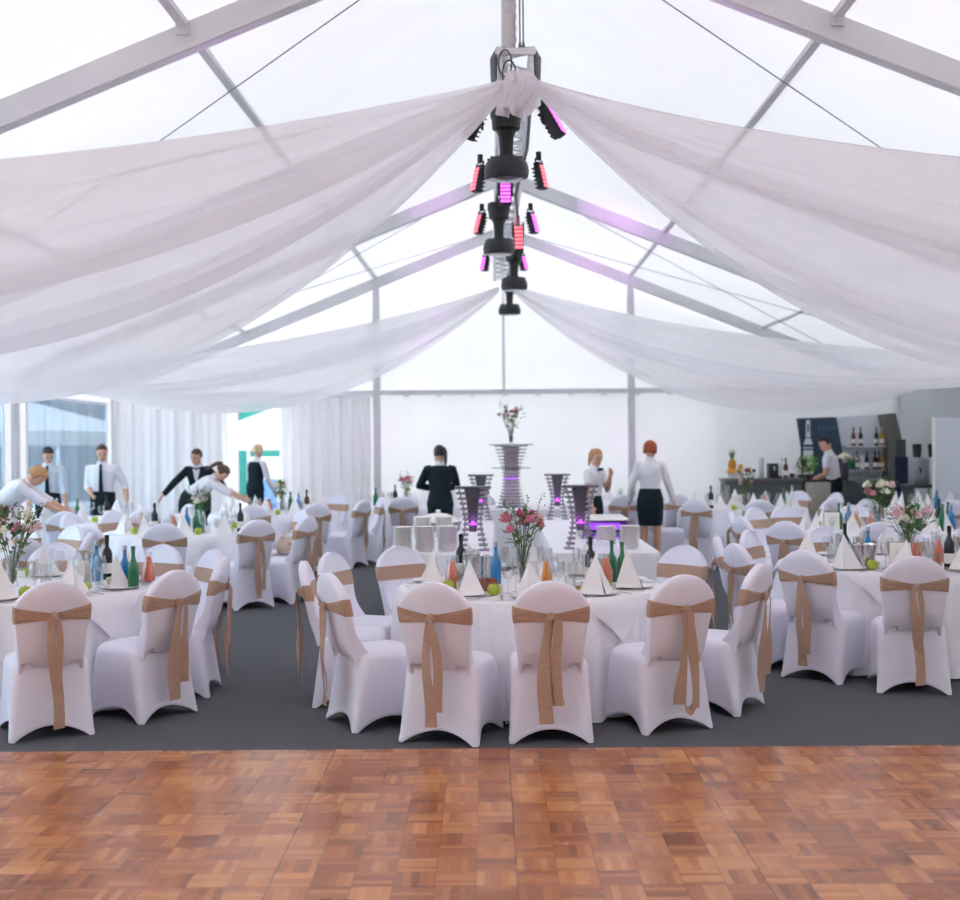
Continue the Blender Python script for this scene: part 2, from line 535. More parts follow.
rect_yz(m, Y0, Y1 + .1, 0, WZ[0]); rect_yz(m, Y0, Y1 + .1, WZ[1], 2.66)
wins = [(FR[i] + .5, FR[i + 1] - .42) for i in range(2, 6)]  # the two bays nearest the camera are unseen, added to let in daylight
ys = [Y0] + [v for w in wins for v in w] + [Y1 + .1]
for i in range(0, len(ys), 2):
    rect_yz(m, ys[i], ys[i + 1], *WZ)
struct('wall_left', m, M_['wall'], 'white left side wall holding the clear windows')
for i, (a, b, sx) in enumerate([(a, b, -1) for a, b in wins]):
    m = MB(); m.box((sx * HW, (a + b) / 2, sum(WZ) / 2), (.006, b - a, WZ[1] - WZ[0]))
    w = struct('window_%d' % (i + 1), m, M_['pane'])
    f = MB()
    for y in (a, b): f.box((sx * (HW - .012), y, sum(WZ) / 2), (.02, .05, WZ[1] - WZ[0]))
    for z in WZ: f.box((sx * (HW - .012), (a + b) / 2, z), (.02, b - a, .05))
    obj('window_frame', f, M_['curtain'], w, False)
TR = [0]


def trim(mb, ma, label=None, sm=False):
    TR[0] += 1
    return struct('trim_%d' % TR[0], mb, ma, label, sm)


for fy in FR[1:]:
    m = MB()
    h = RD
    for s in (-1, 1):
        m.bar((0, fy, APEX + h / 2), (s * HW, fy, rz_(HW) + h / 2), .11, h)
        # darker flange along the lower edge, as on extruded rafters
        m.bar((0, fy, APEX + .012), (s * HW, fy, rz_(HW) + .012), .135, .024)
        m.bar((s * HW, fy, 0), (s * HW, fy, 2.75), .2, .12, (1, 0, 0))
    trim(m, M_['alu_dull'], 'aluminium rafter and posts of the tent frame')
for x in (-4.9, -2.4, 0, 2.4, 4.9):
    m = MB(); m.bar((x, Y0, rz_(x) + RD - .0), (x, Y1, rz_(x) + RD - .0), .07, .05)
    for fy in FR[1:-1]:
        m.box((x, fy, rz_(x) + RD - .04), (.1, .17, .09))
    trim(m, M_['alu_dull'], 'aluminium purlin running along the roof')
for s in (-1, 1):
    for a, b in ((FR[3], FR[4]), (FR[4], FR[3]), (FR[5], FR[6]), (FR[6], FR[5])):
        if a > b and s > 0 and a < 20: continue
        m = MB(); m.tube([(s * .1, a, rz_(.1) + RD - .05), (s * (HW - .1), b, rz_(HW) + RD - .05)], .0055, 5)
        trim(m, M_['dark_line'])
m = MB(); m.bar((-HW, Y1, 2.67), (HW, Y1, 2.67), .09, .09)
for x in [i * .62 - 6.8 for i in range(23)]:
    m.box((x, Y1 - .05, 2.6), (.11, .02, .035))
trim(m, M_['alu_dull'], 'eave beam across the far gable')
for x in (-2.4, 2.4):
    m = MB(); m.bar((x, Y1, 0), (x, Y1, rz_(x)), .13, .11, (0, 1, 0))
    trim(m, M_['alu_dull'], 'upright post in the far gable')
m = MB(); m.bar((0, Y1, 2.7), (0, Y1, APEX), .06, .06, (0, 1, 0))
trim(m, M_['roof'])

# ------------------------------------------------------------------ swagged drapes
def drape(name, label, tie, ends, sags, sgn, waves, seed, splits):
    """gauze gathered at the truss and fanned out to the eave; splits: where one length of cloth laps over the next"""
    rnd = random.Random(seed)
    ph = [rnd.uniform(0, 6.28) for _ in range(8)]
    root = thing(name, label, 'drape', (0, 0, 0))
    lo = 0.0
    for k, hi in enumerate(list(splits) + [1.0]):
        m = MB()

        def fn(u, v, lo=lo, hi=hi, k=k):
            vv = lo + (hi - lo) * v
            ue = u ** 1.15
            end = V((sgn * (HW - .06), ends[0] + (ends[1] - ends[0]) * vv, 2.62 + .05 * math.sin(9 * vv)))
            t0 = V(tie) + V((sgn * .03, (vv - .5) * .16, -.04 + .10 * (1 - vv)))
            p = t0.lerp(end, ue)
            sag = sags[0] + (sags[1] - sags[0]) * vv ** 1.2
            p.z -= 4 * sag * ue * (1 - ue) * (1.15 - .3 * ue)
            amp = .10 * math.sin(PI * min(1, ue * 1.02)) ** .7
            w = math.sin(waves * vv * 6.283 + ph[0]) + .6 * math.sin(waves * 1.7 * vv * 6.283 + ph[1] + 1.2 * ue) + .35 * math.sin(waves * 3.3 * vv * 6.283 + ph[2])
            p.z += amp * .55 * w
            p.z += .022 * math.sin(23 * waves * vv + ph[4] + 2 * ue) * math.sin(PI * min(1, ue * 1.3 + .1)) + .011 * math.sin(57 * waves * vv + ph[5])
            p.y += amp * .35 * math.sin(waves * vv * 6.283 + ph[3])
            # every length hangs in its own belly below the one before it
            p.z -= (.16 * math.sin(PI * v ** 1.4) + .20 * max(0, (v - .72) / .28) ** 2) * math.sin(PI * ue) ** .8 - .02 * k
            if v > .9: p.y -= 1.1 * (v - .9) * math.sin(PI * ue)
            return p
        m.grid(fn, 44, 90)
        obj('drape_length', m, M_['drape'], root)
        lo = hi - .02
    return root


drape('ceiling_drape', 'wide white gauze swag from the near end of the truss to the left eave', (0, 9.35, 4.36), (4.4, 13.2), (.30, 1.08), -1, 1.5, 3, (.36, .70))
drape('ceiling_drape', 'wide white gauze swag from the near end of the truss to the right eave', (.17, 9.35, 4.36), (4.4, 13.0), (.28, .98), 1, 1.6, 5, (.42, .78))
drape('ceiling_drape', 'far white gauze swag from the tail of the truss to the left eave', (-.05, 20.6, 4.22), (15.4, 22.0), (.26, .84), -1, 1.4, 11, (.5,))
drape('ceiling_drape', 'far white gauze swag from the tail of the truss to the right eave', (.12, 20.6, 4.22), (14.6, 21.6), (.33, .96), 1, 1.4, 13, (.55,))
# gathered bunch tied over the end of the truss
m = MB()
rs = []
for i in range(16):
    t = i / 15
    rr = .05 + .05 * math.sin(PI * (.15 + .75 * t)) + .03 * t
    rs.append([V((.06 + .03 * math.sin(5 * t) + (rr * (1 + .30 * math.sin(9 * a + 4 * t) + .16 * math.sin(17 * a - 9 * t))) * math.cos(a), 9.25 + .06 * (1 + .4 * math.sin(8 * a + 5 * t)) * math.sin(a), 4.47 - .30 * t + .03 * math.sin(5 * a) * t)) for a in [2 * PI * k / 60 for k in range(60)]])
m.rings(rs)
tag(obj('gauze_knot', m, M_['drape']), 'bunched white gauze tied over the near end of the truss', 'drape')

# ------------------------------------------------------------------ truss with stage lights
TA, TB = V((.05, 9.40, 4.55)), V((-.04, 20.9, 4.55))
truss = thing('lighting_truss', 'silver aluminium box truss hanging along the tent ridge', 'truss', TA)
td = TB - TA
tdir = td.normalized(); tside = tdir.cross(V((0, 0, 1))).normalized()
TW = .12
cor = [(-TW, TW), (TW, TW), (TW, -TW), (-TW, -TW)]
for i, j in cor:
    m = MB(); off = tside * i + V((0, 0, j))
    m.tube([off, td + off], .0255, 10)
    m.tube([off - tdir * .02, off + tdir * .03], .034, 10)
    obj('chord', m, M_['alu_bright'], truss)
m = MB()
L = td.length; n = 46
for (a, b) in ((0, 1), (1, 2), (2, 3), (3, 0)):
    for k in range(n):
        ia, ib = (a, b) if k % 2 else (b, a)
        pa = tside * cor[ia][0] + V((0, 0, cor[ia][1])) + tdir * (L * k / n + .02)
        pb = tside * cor[ib][0] + V((0, 0, cor[ib][1])) + tdir * (L * (k + 1) / n - .02)
        m.tube([pa, pb], .011, 6)
o = obj('lattice_bracing', m, M_['alu_bright'], truss)
m = MB()
for z in (-TW, TW): m.bar((-TW, 0, z), (TW, 0, z), .03, .05, (0, 0, 1))
for x in (-TW, TW): m.bar((x, .02, -TW), (x, .02, TW), .03, .05, (0, 1, 0))
obj('end_frame', m, M_['alu_bright'], truss)
m = MB()
for k in range(3):
    m.tube([(-.08 + .03 * k + .05 * math.cos(a), -.05, .02 - .08 * k + .1 * math.sin(a)) for a in [2 * PI * i / 20 for i in range(21)]], .006, 5)
m.tube([(.12, .1, -.14), (.13, 2, -.15), (.05, 4, -.16), (.13, 6.5, -.15), (.08, 9, -.16)], .014, 6)
obj('cable_loop', m, M_['black'], truss)
m = MB()   # woven sleeves hanging over both ends
for s in (-1, 1):
    m.tube([(s * .06, .06, .15), (s * .13, .05, .15), (s * .165, .05, .08), (s * .165, .05, -.14)], [.02, .026, .03, .022], 10)
obj('truss_sleeve', m, mat('grey_cable_sleeve', '77777A', .8, 0, .3, 90, .5, 120), truss)
# hoist chain and steel ropes up to the ridge
m = MB()
for k in range(22):
    z = 4.74 + k * .042
    m.tube([(.045 + .012 * math.cos(a) * (k % 2), 9.47 + .012 * math.cos(a) * (1 - k % 2), z + .026 * math.sin(a)) for a in [2 * PI * i / 10 for i in range(11)]], .005, 5)
tag(obj('hoist_chain', m, M_['alu_bright']), 'hoist chain holding the near end of the truss', 'chain')
m = MB(); m.tube([(.0, 9.5, 4.7), (.0, 9.5, 5.58)], .055, 12)
m.tube([(.0, 9.5, 4.72), (.03, 9.47, 5.1), (.0, 9.5, 5.5)], .03, 8)
tag(obj('chain_bag', m, mat('pale_grey_sleeve', 'C9C9CC', .8, 0, .1, 40, .3, 60)), 'pale grey sleeve around the hoist above the truss', 'sleeve')
for dx in (.085, .11):
    m = MB(); m.tube([(dx, 9.46, 4.67), (dx, 9.46, 5.6)], .006, 6); m.lathe([(.012, 4.66), (.018, 4.7), (.008, 4.76)], 8, (dx, 9.46, 0))
    tag(obj('steel_rope', m, M_['dark_line']), ('left' if dx < .1 else 'right') + ' one of the two steel ropes above the near truss end', 'rope')

# moving head, hanging upside down: clamp base, yoke, flat broad head
def moving_head(label, x, y, zb, s):
    t = thing('moving_head_light', label, 'stage light', (x, y, zb), 0, 'moving head lights under the truss')
    m = MB(); m.lathe([(.10, .58), (.125, .57), (.13, .50), (.118, .475), (.112, .40), (.09, .39)], 22)
    m.box((0, 0, .60), (.09, .05, .05), bev=.008)
    m.tube([(-.03, 0, .62), (-.03, 0, .68), (.03, 0, .68), (.03, 0, .62)], .012, 6)
    obj('clamp_base', m, M_['black'], t, scale=(s, s, s))
    m = MB()
    m.rings([[(a * w, b * d, z) for a, b in ((-1, -.6), (-.6, -1), (.6, -1), (1, -.6), (1, .6), (.6, 1), (-.6, 1), (-1, .6))] for z, w, d in ((.40, .085, .07), (.34, .06, .055), (.22, .052, .05), (.12, .06, .055), (.07, .08, .06))])
    obj('yoke', m, M_['black'], t, scale=(s, s, s))
    m = MB(); m.lathe([(.06, .175), (.13, .165), (.17, .12), (.182, .06), (.174, .012), (.15, .0)], 28)
    for i in range(10):
        a = 2 * PI * i / 10
        m.box((.13 * math.cos(a), .13 * math.sin(a), .155), (.05, .012, .02), Matrix.Rotation(a, 3, 'Z'))
    h = obj('lamp_head', m, M_['black'], t, scale=(s, s, s))
    m = MB(); m.lathe([(.148, .002), (.14, -.006), (.05, -.012), (.01, -.013)], 28)
    obj('lens', m, M_['lens'], h)
    return t


moving_head('largest black moving head light hanging nearest under the truss', -.02, 10.1, 3.86, 1.0)
moving_head('second black moving head light under the truss from the near end', -.08, 14.1, 3.85, 1.0)
moving_head('third black moving head light under the truss, beside the gauze tie', .13, 17.3, 3.83, 1.02)
moving_head('smallest black moving head light, lowest and farthest under the truss', .09, 20.2, 3.78, 1.0)


def led_bar(label, p, rz, tilt, ledm, size=(.125, .07, .23)):
    """slim wash light: finned housing, bracket, a column of lit cells"""
    t = thing('led_wash_light', label, 'stage light', p, rz, 'led wash lights under the truss')
    R = Matrix.Rotation(tilt, 3, 'X')
    w, d, h = size
    m = MB(); m.box(R @ V((0, 0, -h / 2)), (w, d, h), R, .012)
    for k in range(6):
        m.box(R @ V((0, d / 2 + .012, -h * (k + .5) / 6)), (w * .9, .024, .012), R)
    for k in range(4):
        m.box(R @ V((-w * .4 + k * w * .27, 0, .015)), (.02, d * .8, .03), R)
    hs = obj('housing', m, M_['black'], t)
    m = MB()
    for k in range(6):
        m.box(R @ V((0, -d / 2 - .004, -h * (k + .5) / 6)), (w * .82, .012, h / 6 * .62), R, .004)
    obj('lit_cells', m, ledm, hs)
    m = MB(); m.tube([(-w * .55, 0, -.12), (-w * .6, 0, .06), (w * .6, 0, .06), (w * .55, 0, -.12)], .009, 6)
    m.box((0, 0, .1), (.04, .04, .08))
    obj('mounting_bracket', m, M_['blacksoft'], t)
    return t


D = math.radians
led_bar('magenta wash light right of the gauze knot at the near truss end', (.29, 9.9, 4.36), D(66), D(-30), M_['led'], (.12, .08, .25))
led_bar('dark wash light behind the near left swag, mostly hidden', (-.24, 9.9, 4.34), D(-120), D(-30), M_['led'], (.11, .08, .22))
led_bar('salmon lit wash light left of the largest moving head', (-.26, 12.2, 4.40), D(-64), D(-12), M_['ledred'])
led_bar('salmon lit wash light right of the largest moving head', (.31, 12.2, 4.42), D(64), D(-12), M_['ledred'])
led_bar('magenta wash light facing the camera under the largest moving head', (-.02, 11.6, 4.14), D(0), D(-18), M_['led'], (.11, .07, .23))
led_bar('violet and salmon wash light left of the second moving head', (-.28, 14.9, 4.43), D(-60), D(-15), M_['ledred'])
led_bar('magenta wash light right of the second moving head', (.30, 14.9, 4.43), D(60), D(-15), M_['led'])
led_bar('wash light facing the camera right of the second moving head', (.16, 15.5, 4.39), D(4), D(-18), M_['ledred'], (.12, .08, .32))
led_bar('small magenta wash light left of the third moving head', (-.27, 18.4, 4.44), D(-55), D(-12), M_['led'], (.115, .07, .2))
led_bar('small magenta wash light right of the third moving head', (.26, 18.4, 4.44), D(55), D(-15), M_['led'], (.115, .07, .2))

# ------------------------------------------------------------------ banquet chair under a stretch cover
def rrect(hx_, y0, y1, r, ns=9, na=4):
    """rounded rectangle as (x, y, t): t is 0..1 along each straight side and 0 in the corners"""
    out = []
    cs = [((hx_ - r, y0 + r), -PI / 2), ((hx_ - r, y1 - r), 0), ((-hx_ + r, y1 - r), PI / 2), ((-hx_ + r, y0 + r), PI)]
    for i, ((cx, cy), a0) in enumerate(cs):
        for k in range(na + 1):
            a = a0 + PI / 2 * k / na
            out.append((cx + r * math.cos(a), cy + r * math.sin(a), 0.0, i))
        (nx, ny), b0 = cs[(i + 1) % 4]
        pa = out[-1]; pb = (nx + r * math.cos(b0), ny + r * math.sin(b0))
        for k in range(1, ns + 1):
            t = k / (ns + 1)
            out.append((pa[0] + (pb[0] - pa[0]) * t, pa[1] + (pb[1] - pa[1]) * t, t, i))
    return out


NRM = [(1, 0), (0, 1), (-1, 0), (0, -1)]


def skirt_ring(v, out=0.0):
    e = v ** 1.15
    hx_ = .226 + .018 * e; y0 = -.205 - .055 * e; y1 = .225 + .04 * e
    r = .085 - .055 * v ** .6
    ring = []
    for x, y, t, i in rrect(hx_, y0, y1, r):
        k = math.sin(PI * t) if t else 0.0
        pull = (.012 + .030 * v) * k * math.sin(PI * min(1, .25 + .75 * v) * .5) - out
        nx, ny = NRM[i]
        x -= nx * pull if t else x * -out * 2; y -= ny * pull
        zb = .004 + .074 * (k ** .8)
        ring.append(V((x, y, .432 + (zb - .432) * v)))
    return ring


def chair_meshes():
    m = MB()
    rs = []
    for s, z in ((.05, .484), (.5, .483), (.74, .478), (.87, .468), (.95, .453)):
        rs.append([V((p.x * s, (p.y - .01) * s + .01, z)) for p in skirt_ring(0)])
    rs += [skirt_ring(i / 16) for i in range(17)]
    m.rings(rs, cap=False)
    m.f.append(tuple(range(len(rs[0])))); m.m.append(0)
    skirt = m.mesh('seat_skirt', M_['cover'])
    m = MB()
    m.rings([skirt_ring(.915, .0035), skirt_ring(.925, .005), skirt_ring(.985, .005), skirt_ring(1.0, .002)], cap=False)
    hem = m.mesh('hem_band', M_['cover'])
    # backrest
    m = MB(); rs = []
    zs = [.40, .43, .46, .50, .54, .58, .62, .67, .72, .77, .80, .83, .86, .885, .905, .92, .932, .94, .945]
    for z in zs:
        rs.append(back_ring(z))
    m.rings(rs)
    back = m.mesh('backrest', M_['cover'])
    return skirt, hem, back


def back_geo(z):
    w = .188 + .031 * max(0, min(1, (z - .44) / .30)) ** 1.3
    if z > .79:
        q = min(1, (z - .79) / .157)
        w = .219 * (max(0, 1 - q ** 1.5)) ** .52
        w = max(w, .012)
    yc = -.215 - .115 * ((z - .40) / .54) ** 1.1 if z > .40 else -.215
    th = .030 - (.008 * max(0, (z - .86) / .085) if z > .86 else 0)
    return w, yc, th


def back_ring(z, out=0.0):
    w, yc, th = back_geo(z)
    w += out; th += out
    fl = .13 * max(0, (.63 - z) / .22) ** 2
    bow = .022
    r = min(th * .6, w * .9)
    ring = []
    for x, y, t, i in rrect(w, -th, th, r, 9, 3):
        y += -bow * (1 - (x / max(w, .02)) ** 2) * min(1, w / .15) + bow * .4
        if y < 0 and z < .52:
            y += .75 * (.52 - z) * max(0, 1 - (x / w) ** 6) * .55
        if y > 0 or i == 1 and t:
            y += fl * (.55 + .45 * (x / w) ** 2)
        ring.append(V((x, yc + y, z)))
    return ring


SK, HEM, BK = chair_meshes()


def sash_meshes(var):
    rnd = random.Random(40 + var)
    zc = .752
    m = MB(); rows = []
    base = rrect(back_geo(zc)[0], -.03, .03, .025, 9, 3)
    for j in range(5):
        q = j / 4 * 2 - 1
        row = []
        for idx in range(len(base)):
            x, y, t, i = base[idx]
            w = back_geo(zc)[0]
            rear = (i == 3 and t > 0) or y < -.02
            g = (1 - min(1, abs(x) / w)) if rear else 0
            hh = .052 * (1 - .66 * g ** .8)
            z = zc + q * hh - .012 * g
            p = back_ring(z, .004 + (.010 * g + .004 * math.cos(q * 6 + x * 20)) * (1 if rear else .4))[idx]
            row.append(p)
        rows.append(row)
    m.rings(rows, cap=False)
    band = m.mesh('sash', M_['sash'])
    yk = back_geo(zc)[1] - .062
    m = MB(); m.ball((0, yk, zc - .012), (.026, .022, .03), 12, 8)
    m.v = [(x + .004 * math.sin(z * 300 + var), y + .003 * math.sin(x * 400), z) for x, y, z in m.v]
    knot = m.mesh('sash_knot', M_['sash'])
    tails = []
    spec = [[(-.012, -.02, .47, .05), (.018, .04, .40, .045)],
            [(-.02, -.045, .46, .06), (.02, .03, .38, .055)],
            [(-.01, .015, .50, .05), (.012, .03, .34, .035)],
            [(-.025, -.035, .42, .05), (.025, .04, .44, .05)]][var]
    for n, (x0, x1, ln, wd) in enumerate(spec):
        m = MB(); pts, sd, ws = [], [], []
        ph = rnd.uniform(0, 6)
        for k in range(13):
            u = k / 12
            pts.append((x0 + (x1 - x0) * u ** .8 + .014 * math.sin(5 * u + ph), yk - .012 - .012 * n + .02 * u + .010 * math.sin(7 * u + ph) * u, zc - .02 - ln * 1.3 * u))
            a = .5 * math.sin(4 * u + ph)
            sd.append((math.cos(a), math.sin(a) * .8, 0))
            ws.append(1.3 * wd * (.55 + .6 * u ** .6 + .08 * math.sin(9 * u + ph)))
        m.ribbon(pts, sd, ws, .003)
        if var == 3 and n == 1:      # this bow hangs in one closed loop
            m.ribbon([(-.035 + .075 * k / 8, yk - .02 + .01 * k / 8, zc - .57 - .035 * math.sin(PI * k / 8)) for k in range(9)], [(0, .5, 1)] * 9, [.055] * 9)
        tails.append(m.mesh('sash_tail', M_['sash']))
    return band, knot, tails


SASH = [sash_meshes(k) for k in range(4)]
TABLES = {}
CHAIRS = []


def chair(table, top, ang, var=None):
    """top: where the middle of the backrest's top edge is; ang: which way it stands round the table"""
    a = D(ang)
    f = V((-math.sin(a), math.cos(a)))
    o = V(top) + f * .33
    tc = V((TABLES[table]['x'], TABLES[table]['y'])); r = (o - tc).length
    if r < 1.06: o = tc + (o - tc) * (1.06 / r)
    t = thing('banquet_chair', '', 'chair', (o.x, o.y, 0), a, 'banquet chairs at the ' + TABLES[table]['d'])
    link('seat_skirt', SK, t); link('hem_band', HEM, t); link('backrest', BK, t)
    v = len(CHAIRS) % 4 if var is None else var
    band, knot, tails = SASH[v]
    s = link('sash', band, t); s['label'] = 'tan burlap sash'
    link('sash_knot', knot, s)
    for tm in tails: link('sash_tail', tm, s)
    CHAIRS.append((t, table, ang))
    return t


def table(key, x, y, d, cloth_phase, flap):
    TABLES[key] = dict(x=x, y=y, d=d)
    rnd = random.Random(key)
    m = MB()
    R = .9; nk = rnd.choice((17, 19, 21)); n = 190
    p1, p2 = rnd.uniform(0, 6), rnd.uniform(0, 6)

    def ring(r0, z, v):
        out = []
        for k in range(n):
            a = 2 * PI * k / n
            fold = math.sin(nk * a + p1 + .5 * math.sin(3 * a)) + .5 * math.sin((nk * 2 - 7) * a + p2)
            r = r0 + v * (.035 * fold + .05)
            out.append(V((r * math.cos(a), r * math.sin(a), z + .012 * v * math.sin(5 * a + p2))))
        return out
    rs = [ring(.02, .750, 0), ring(.5, .750, 0), ring(.86, .750, 0), ring(.895, .747, 0), ring(.908, .735, .02)]
    rs += [ring(.91, .735 - .715 * i / 12, (i / 12) ** .7 * .9 + .05) for i in range(1, 13)]
    m.rings(rs, cap=False); m.f.append(tuple(range(n))); m.m.append(0)
    o = obj('tablecloth', m, M_['cloth'], None, loc=(x, y, 0))
    tag(o, 'white floor length tablecloth on the ' + d, 'tablecloth', 'white tablecloths')
    m = MB(); H = .84
    ca, sa = math.cos(D(flap + 45)), math.sin(D(flap + 45))

    def fn(u, v):
        px, py = (u * 2 - 1) * H, (v * 2 - 1) * H
        px, py = px * ca - py * sa, px * sa + py * ca
        r = math.hypot(px, py); e = max(0, r - .905)
        k = (.905 + .085 * e + (.03 if e > 0 else 0) * min(1, e * 14)) / r if e > 0 else 1
        return (px * k, py * k, .7545 - .975 * e)
    m.grid(fn, 60, 60)
    o = obj('overlay_cloth', m, M_['cloth'], None, loc=(x, y, 0))
    tag(o, 'square white overlay cloth with hanging corners on the ' + d, 'tablecloth', 'white overlay cloths')


# ------------------------------------------------------------------ small things on the tables
PLACED = []          # (object, table, description) : labelled at the end, from left to right


def put(name, meshes, cat, tbl, desc, loc, rz=0.0, parts=(), grp=None):
    """meshes: a mesh for a single body, with (name, mesh) parts under it"""
    x, y, _ = scr((loc[0], loc[1], loc[2] + .08))
    if x < -6 or x > 966 or y > 905:
        return None
    o = link(name, meshes, None, loc, (0, 0, rz))
    for pn, pm in parts:
        link(pn, pm, o)
    o['category'] = cat
    o['group'] = (grp or cat + 's') + ' on the ' + TABLES[tbl]['d'] if tbl in TABLES else (grp or cat + 's')
    PLACED.append((o, tbl, desc))
    return o


def lathe_mesh(name, prof, ma, n=18):
    m = MB(); m.lathe(prof, n); return m.mesh(name, ma)


def napkin_mesh(k):
    rnd = random.Random(k)
    m = MB()
    h, w, dp = .235 + rnd.uniform(-.015, .02), .115, .10
    lean = rnd.uniform(-.02, .02)
    A, B, F, Bk = V((-w, -.03, 0)), V((w, -.03, 0)), V((rnd.uniform(-.015, .015), dp, 0)), V((0, .005, 0))
    T = V((lean, .0, h))

    def face(P, Q, bulge):
        nrm = ((Q - P).cross(T - P)).normalized()
        def fn(u, v):
            b = P.lerp(Q, u)
            p = b.lerp(T, v)
            return p + nrm * bulge * math.sin(PI * u) * (1 - v) ** .7 * (1 + .3 * math.sin(8 * v))
        m.grid(fn, 8, 8)
    face(A, F, .014); face(F, B, .014); face(B, Bk, -.006); face(Bk, A, -.006)
    # loose hem of the second layer
    m.grid(lambda u, v: (A.lerp(F, u) + V((-.010, .006, 0))).lerp(T + V((0, 0, -.03)), v * .98), 6, 6)
    return m.mesh('napkin', M_['napkin'])


NAP = [napkin_mesh(k) for k in range(5)]
PLATE = lathe_mesh('plate', [(.02, .0), (.09, .002), (.14, .014), (.142, .018), (.10, .008), (.02, .006)], M_['plate'], 32)
GL_W = lathe_mesh('wine_glass', [(.001, .0), (.034, .001), (.033, .004), (.006, .008), (.004, .02), (.004, .085), (.012, .095), (.034, .115), (.041, .145), (.039, .175), (.034, .205), (.0325, .205), (.037, .175), (.039, .145), (.032, .118), (.01, .1), (.002, .099)], M_['glass'])
GL_S = lathe_mesh('water_glass', [(.001, .0), (.030, .0), (.034, .05), (.037, .11), (.0355, .11), (.0325, .05), (.028, .008), (.002, .007)], M_['glass'])
GL_C = lathe_mesh('champagne_flute', [(.001, .0), (.032, .001), (.005, .006), (.004, .09), (.02, .12), (.026, .17), (.024, .225), (.0225, .225), (.0245, .17), (.018, .125), (.002, .11)], M_['glass'])
B_BODY = [(.002, 0), (.036, 0), (.038, .01), (.038, .14), (.034, .165), (.018, .195), (.0135, .215), (.0135, .262)]
B_CAP = [(.001, .288), (.0155, .287), (.016, .258), (.014, .256)]
W_BODY = [(.002, 0), (.036, 0), (.038, .01), (.038, .185), (.034, .205), (.016, .235), (.0135, .25), (.0135, .30)]
W_CAP = [(.001, .325), (.0155, .323), (.0155, .275), (.0145, .27)]
LBL = [(.0386, .045), (.0389, .05), (.0389, .115), (.0386, .12)]


def open_lathe(name, prof, ma, n=18):
    m = MB(); m.rings([[V((r * math.cos(2 * PI * k / n), r * math.sin(2 * PI * k / n), z)) for k in range(n)] for r, z in prof], cap=False)
    return m.mesh(name, ma)


LABEL = open_lathe('bottle_label', LBL, M_['label'])
BOT = {}
for k, ma, cap in (('green', 'green_glass', 'green_glass'), ('blue', 'blue_glass', 'alu'), ):
    BOT[k] = (lathe_mesh('bottle', B_BODY, M_[ma]), lathe_mesh('bottle_cap', B_CAP, M_[cap]))
for k, ma, cap in (('dark', 'dark_glass', 'blacksoft'), ('brown', 'brown_glass', 'blacksoft'), ('amber', 'amber_glass', 'alu'), ('white', 'white_glass', 'alu')):
    BOT[k] = (lathe_mesh('bottle', W_BODY, M_[ma]), lathe_mesh('bottle_cap', W_CAP, M_[cap]))
CAR = [(.002, 0), (.042, 0), (.048, .02), (.046, .10), (.024, .165), (.02, .19), (.027, .22), (.026, .22), (.0197, .19), (.0238, .165), (.0455, .10), (.0475, .02), (.002, .004)]
CAR_IN = [(.002, .005), (.0472, .021), (.0452, .10), (.0235, .163), (.0195, .188), (.002, .189)]
CARAFE = lathe_mesh('juice_carafe', CAR, M_['glass'])
JUICE = {k: lathe_mesh('juice', CAR_IN, M_[ma]) for k, ma in (('orange', 'juice'), ('red', 'redjuice'))}
m = MB()
m.rings([[V((r * math.cos(2 * PI * k / 18) * (1 + .03 * math.cos(10 * PI * k / 18)), r * math.sin(2 * PI * k / 18), z)) for k in range(18)] for r, z in ((.012, .004), (.024, .0), (.036, .014), (.041, .036), (.038, .055), (.026, .069), (.012, .068), (.003, .060))])
APPLE = m.mesh('apple', M_['apple'])
m = MB(); m.tube([(0, 0, .058), (.002, 0, .074), (.008, 0, .082)], .0018, 5); ASTEM = m.mesh('apple_stalk', M_['stalk'])
m = MB(); m.box((0, 0, .03), (.07, .0012, .06), Matrix.Rotation(D(-8), 3, 'X')); CARD = m.mesh('place_card', M_['paper'])
m = MB()
for k in range(3): m.box((0, -.0018 - .0014 * k * 0, .04 - .012 * k), (.04 - .008 * (k % 2), .001, .003), Matrix.Rotation(D(-8), 3, 'X'))
CARDTXT = m.mesh('handwritten_name', M_['print'])
m = MB(); m.box((-.036, 0, .10), (.002, .15, .2), Matrix.Rotation(D(12), 3, 'Y')); m.box((.036, 0, .10), (.002, .15, .2), Matrix.Rotation(D(-12), 3, 'Y')); MENU = m.mesh('menu_card', M_['paper'])
m = MB()
for k in range(9): m.box((-.0355 - .0025 - .0, 0, .155 - .013 * k), (.001, .09 - .03 * ((k * 7) % 3) / 3, .003), Matrix.Rotation(D(12), 3, 'Y'))
for k in range(9): m.box((.0395 - .002 + .0025 * 0 + .0 + (.155 - .013 * k - .1) * -.21, 0, .155 - .013 * k), (.0015, .09 - .03 * ((k * 7) % 3) / 3, .003))
MENUTXT = m.mesh('menu_text', M_['print'])
m = MB(); m.lathe([(.002, 0), (.085, 0), (.10, .14), (.105, .18), (.10, .182), (.095, .14), (.08, .01), (.002, .01)], 26)
COOLER = m.mesh('wine_cooler', M_['steel'])
m = MB(); m.box((0, 0, .03), (.16, .10, .06), bev=.006); BREADBOX = m.mesh('bread_box', M_['wicker'])
m = MB()
for i in range(4): m.ball((-.05 + .033 * i, .01 * (-1) ** i, .065), (.028, .035, .022), 8, 6)
BREAD = m.mesh('bread_rolls', M_['bread'])
m = MB(); m.rings([[V((x, y, z)) for x, y in ((-w, -.002), (w, -.002), (w, .002), (-w, .002))] for z, w in ((.0, .0), )] * 1, cap=False) if False else None
m = MB(); m.bar((0, -.1, .004), (0, .02, .004), .012, .004); m.bar((0, .02, .004), (0, .10, .004), .02, .002); KNIFE = m.mesh('knife', M_['steel'])
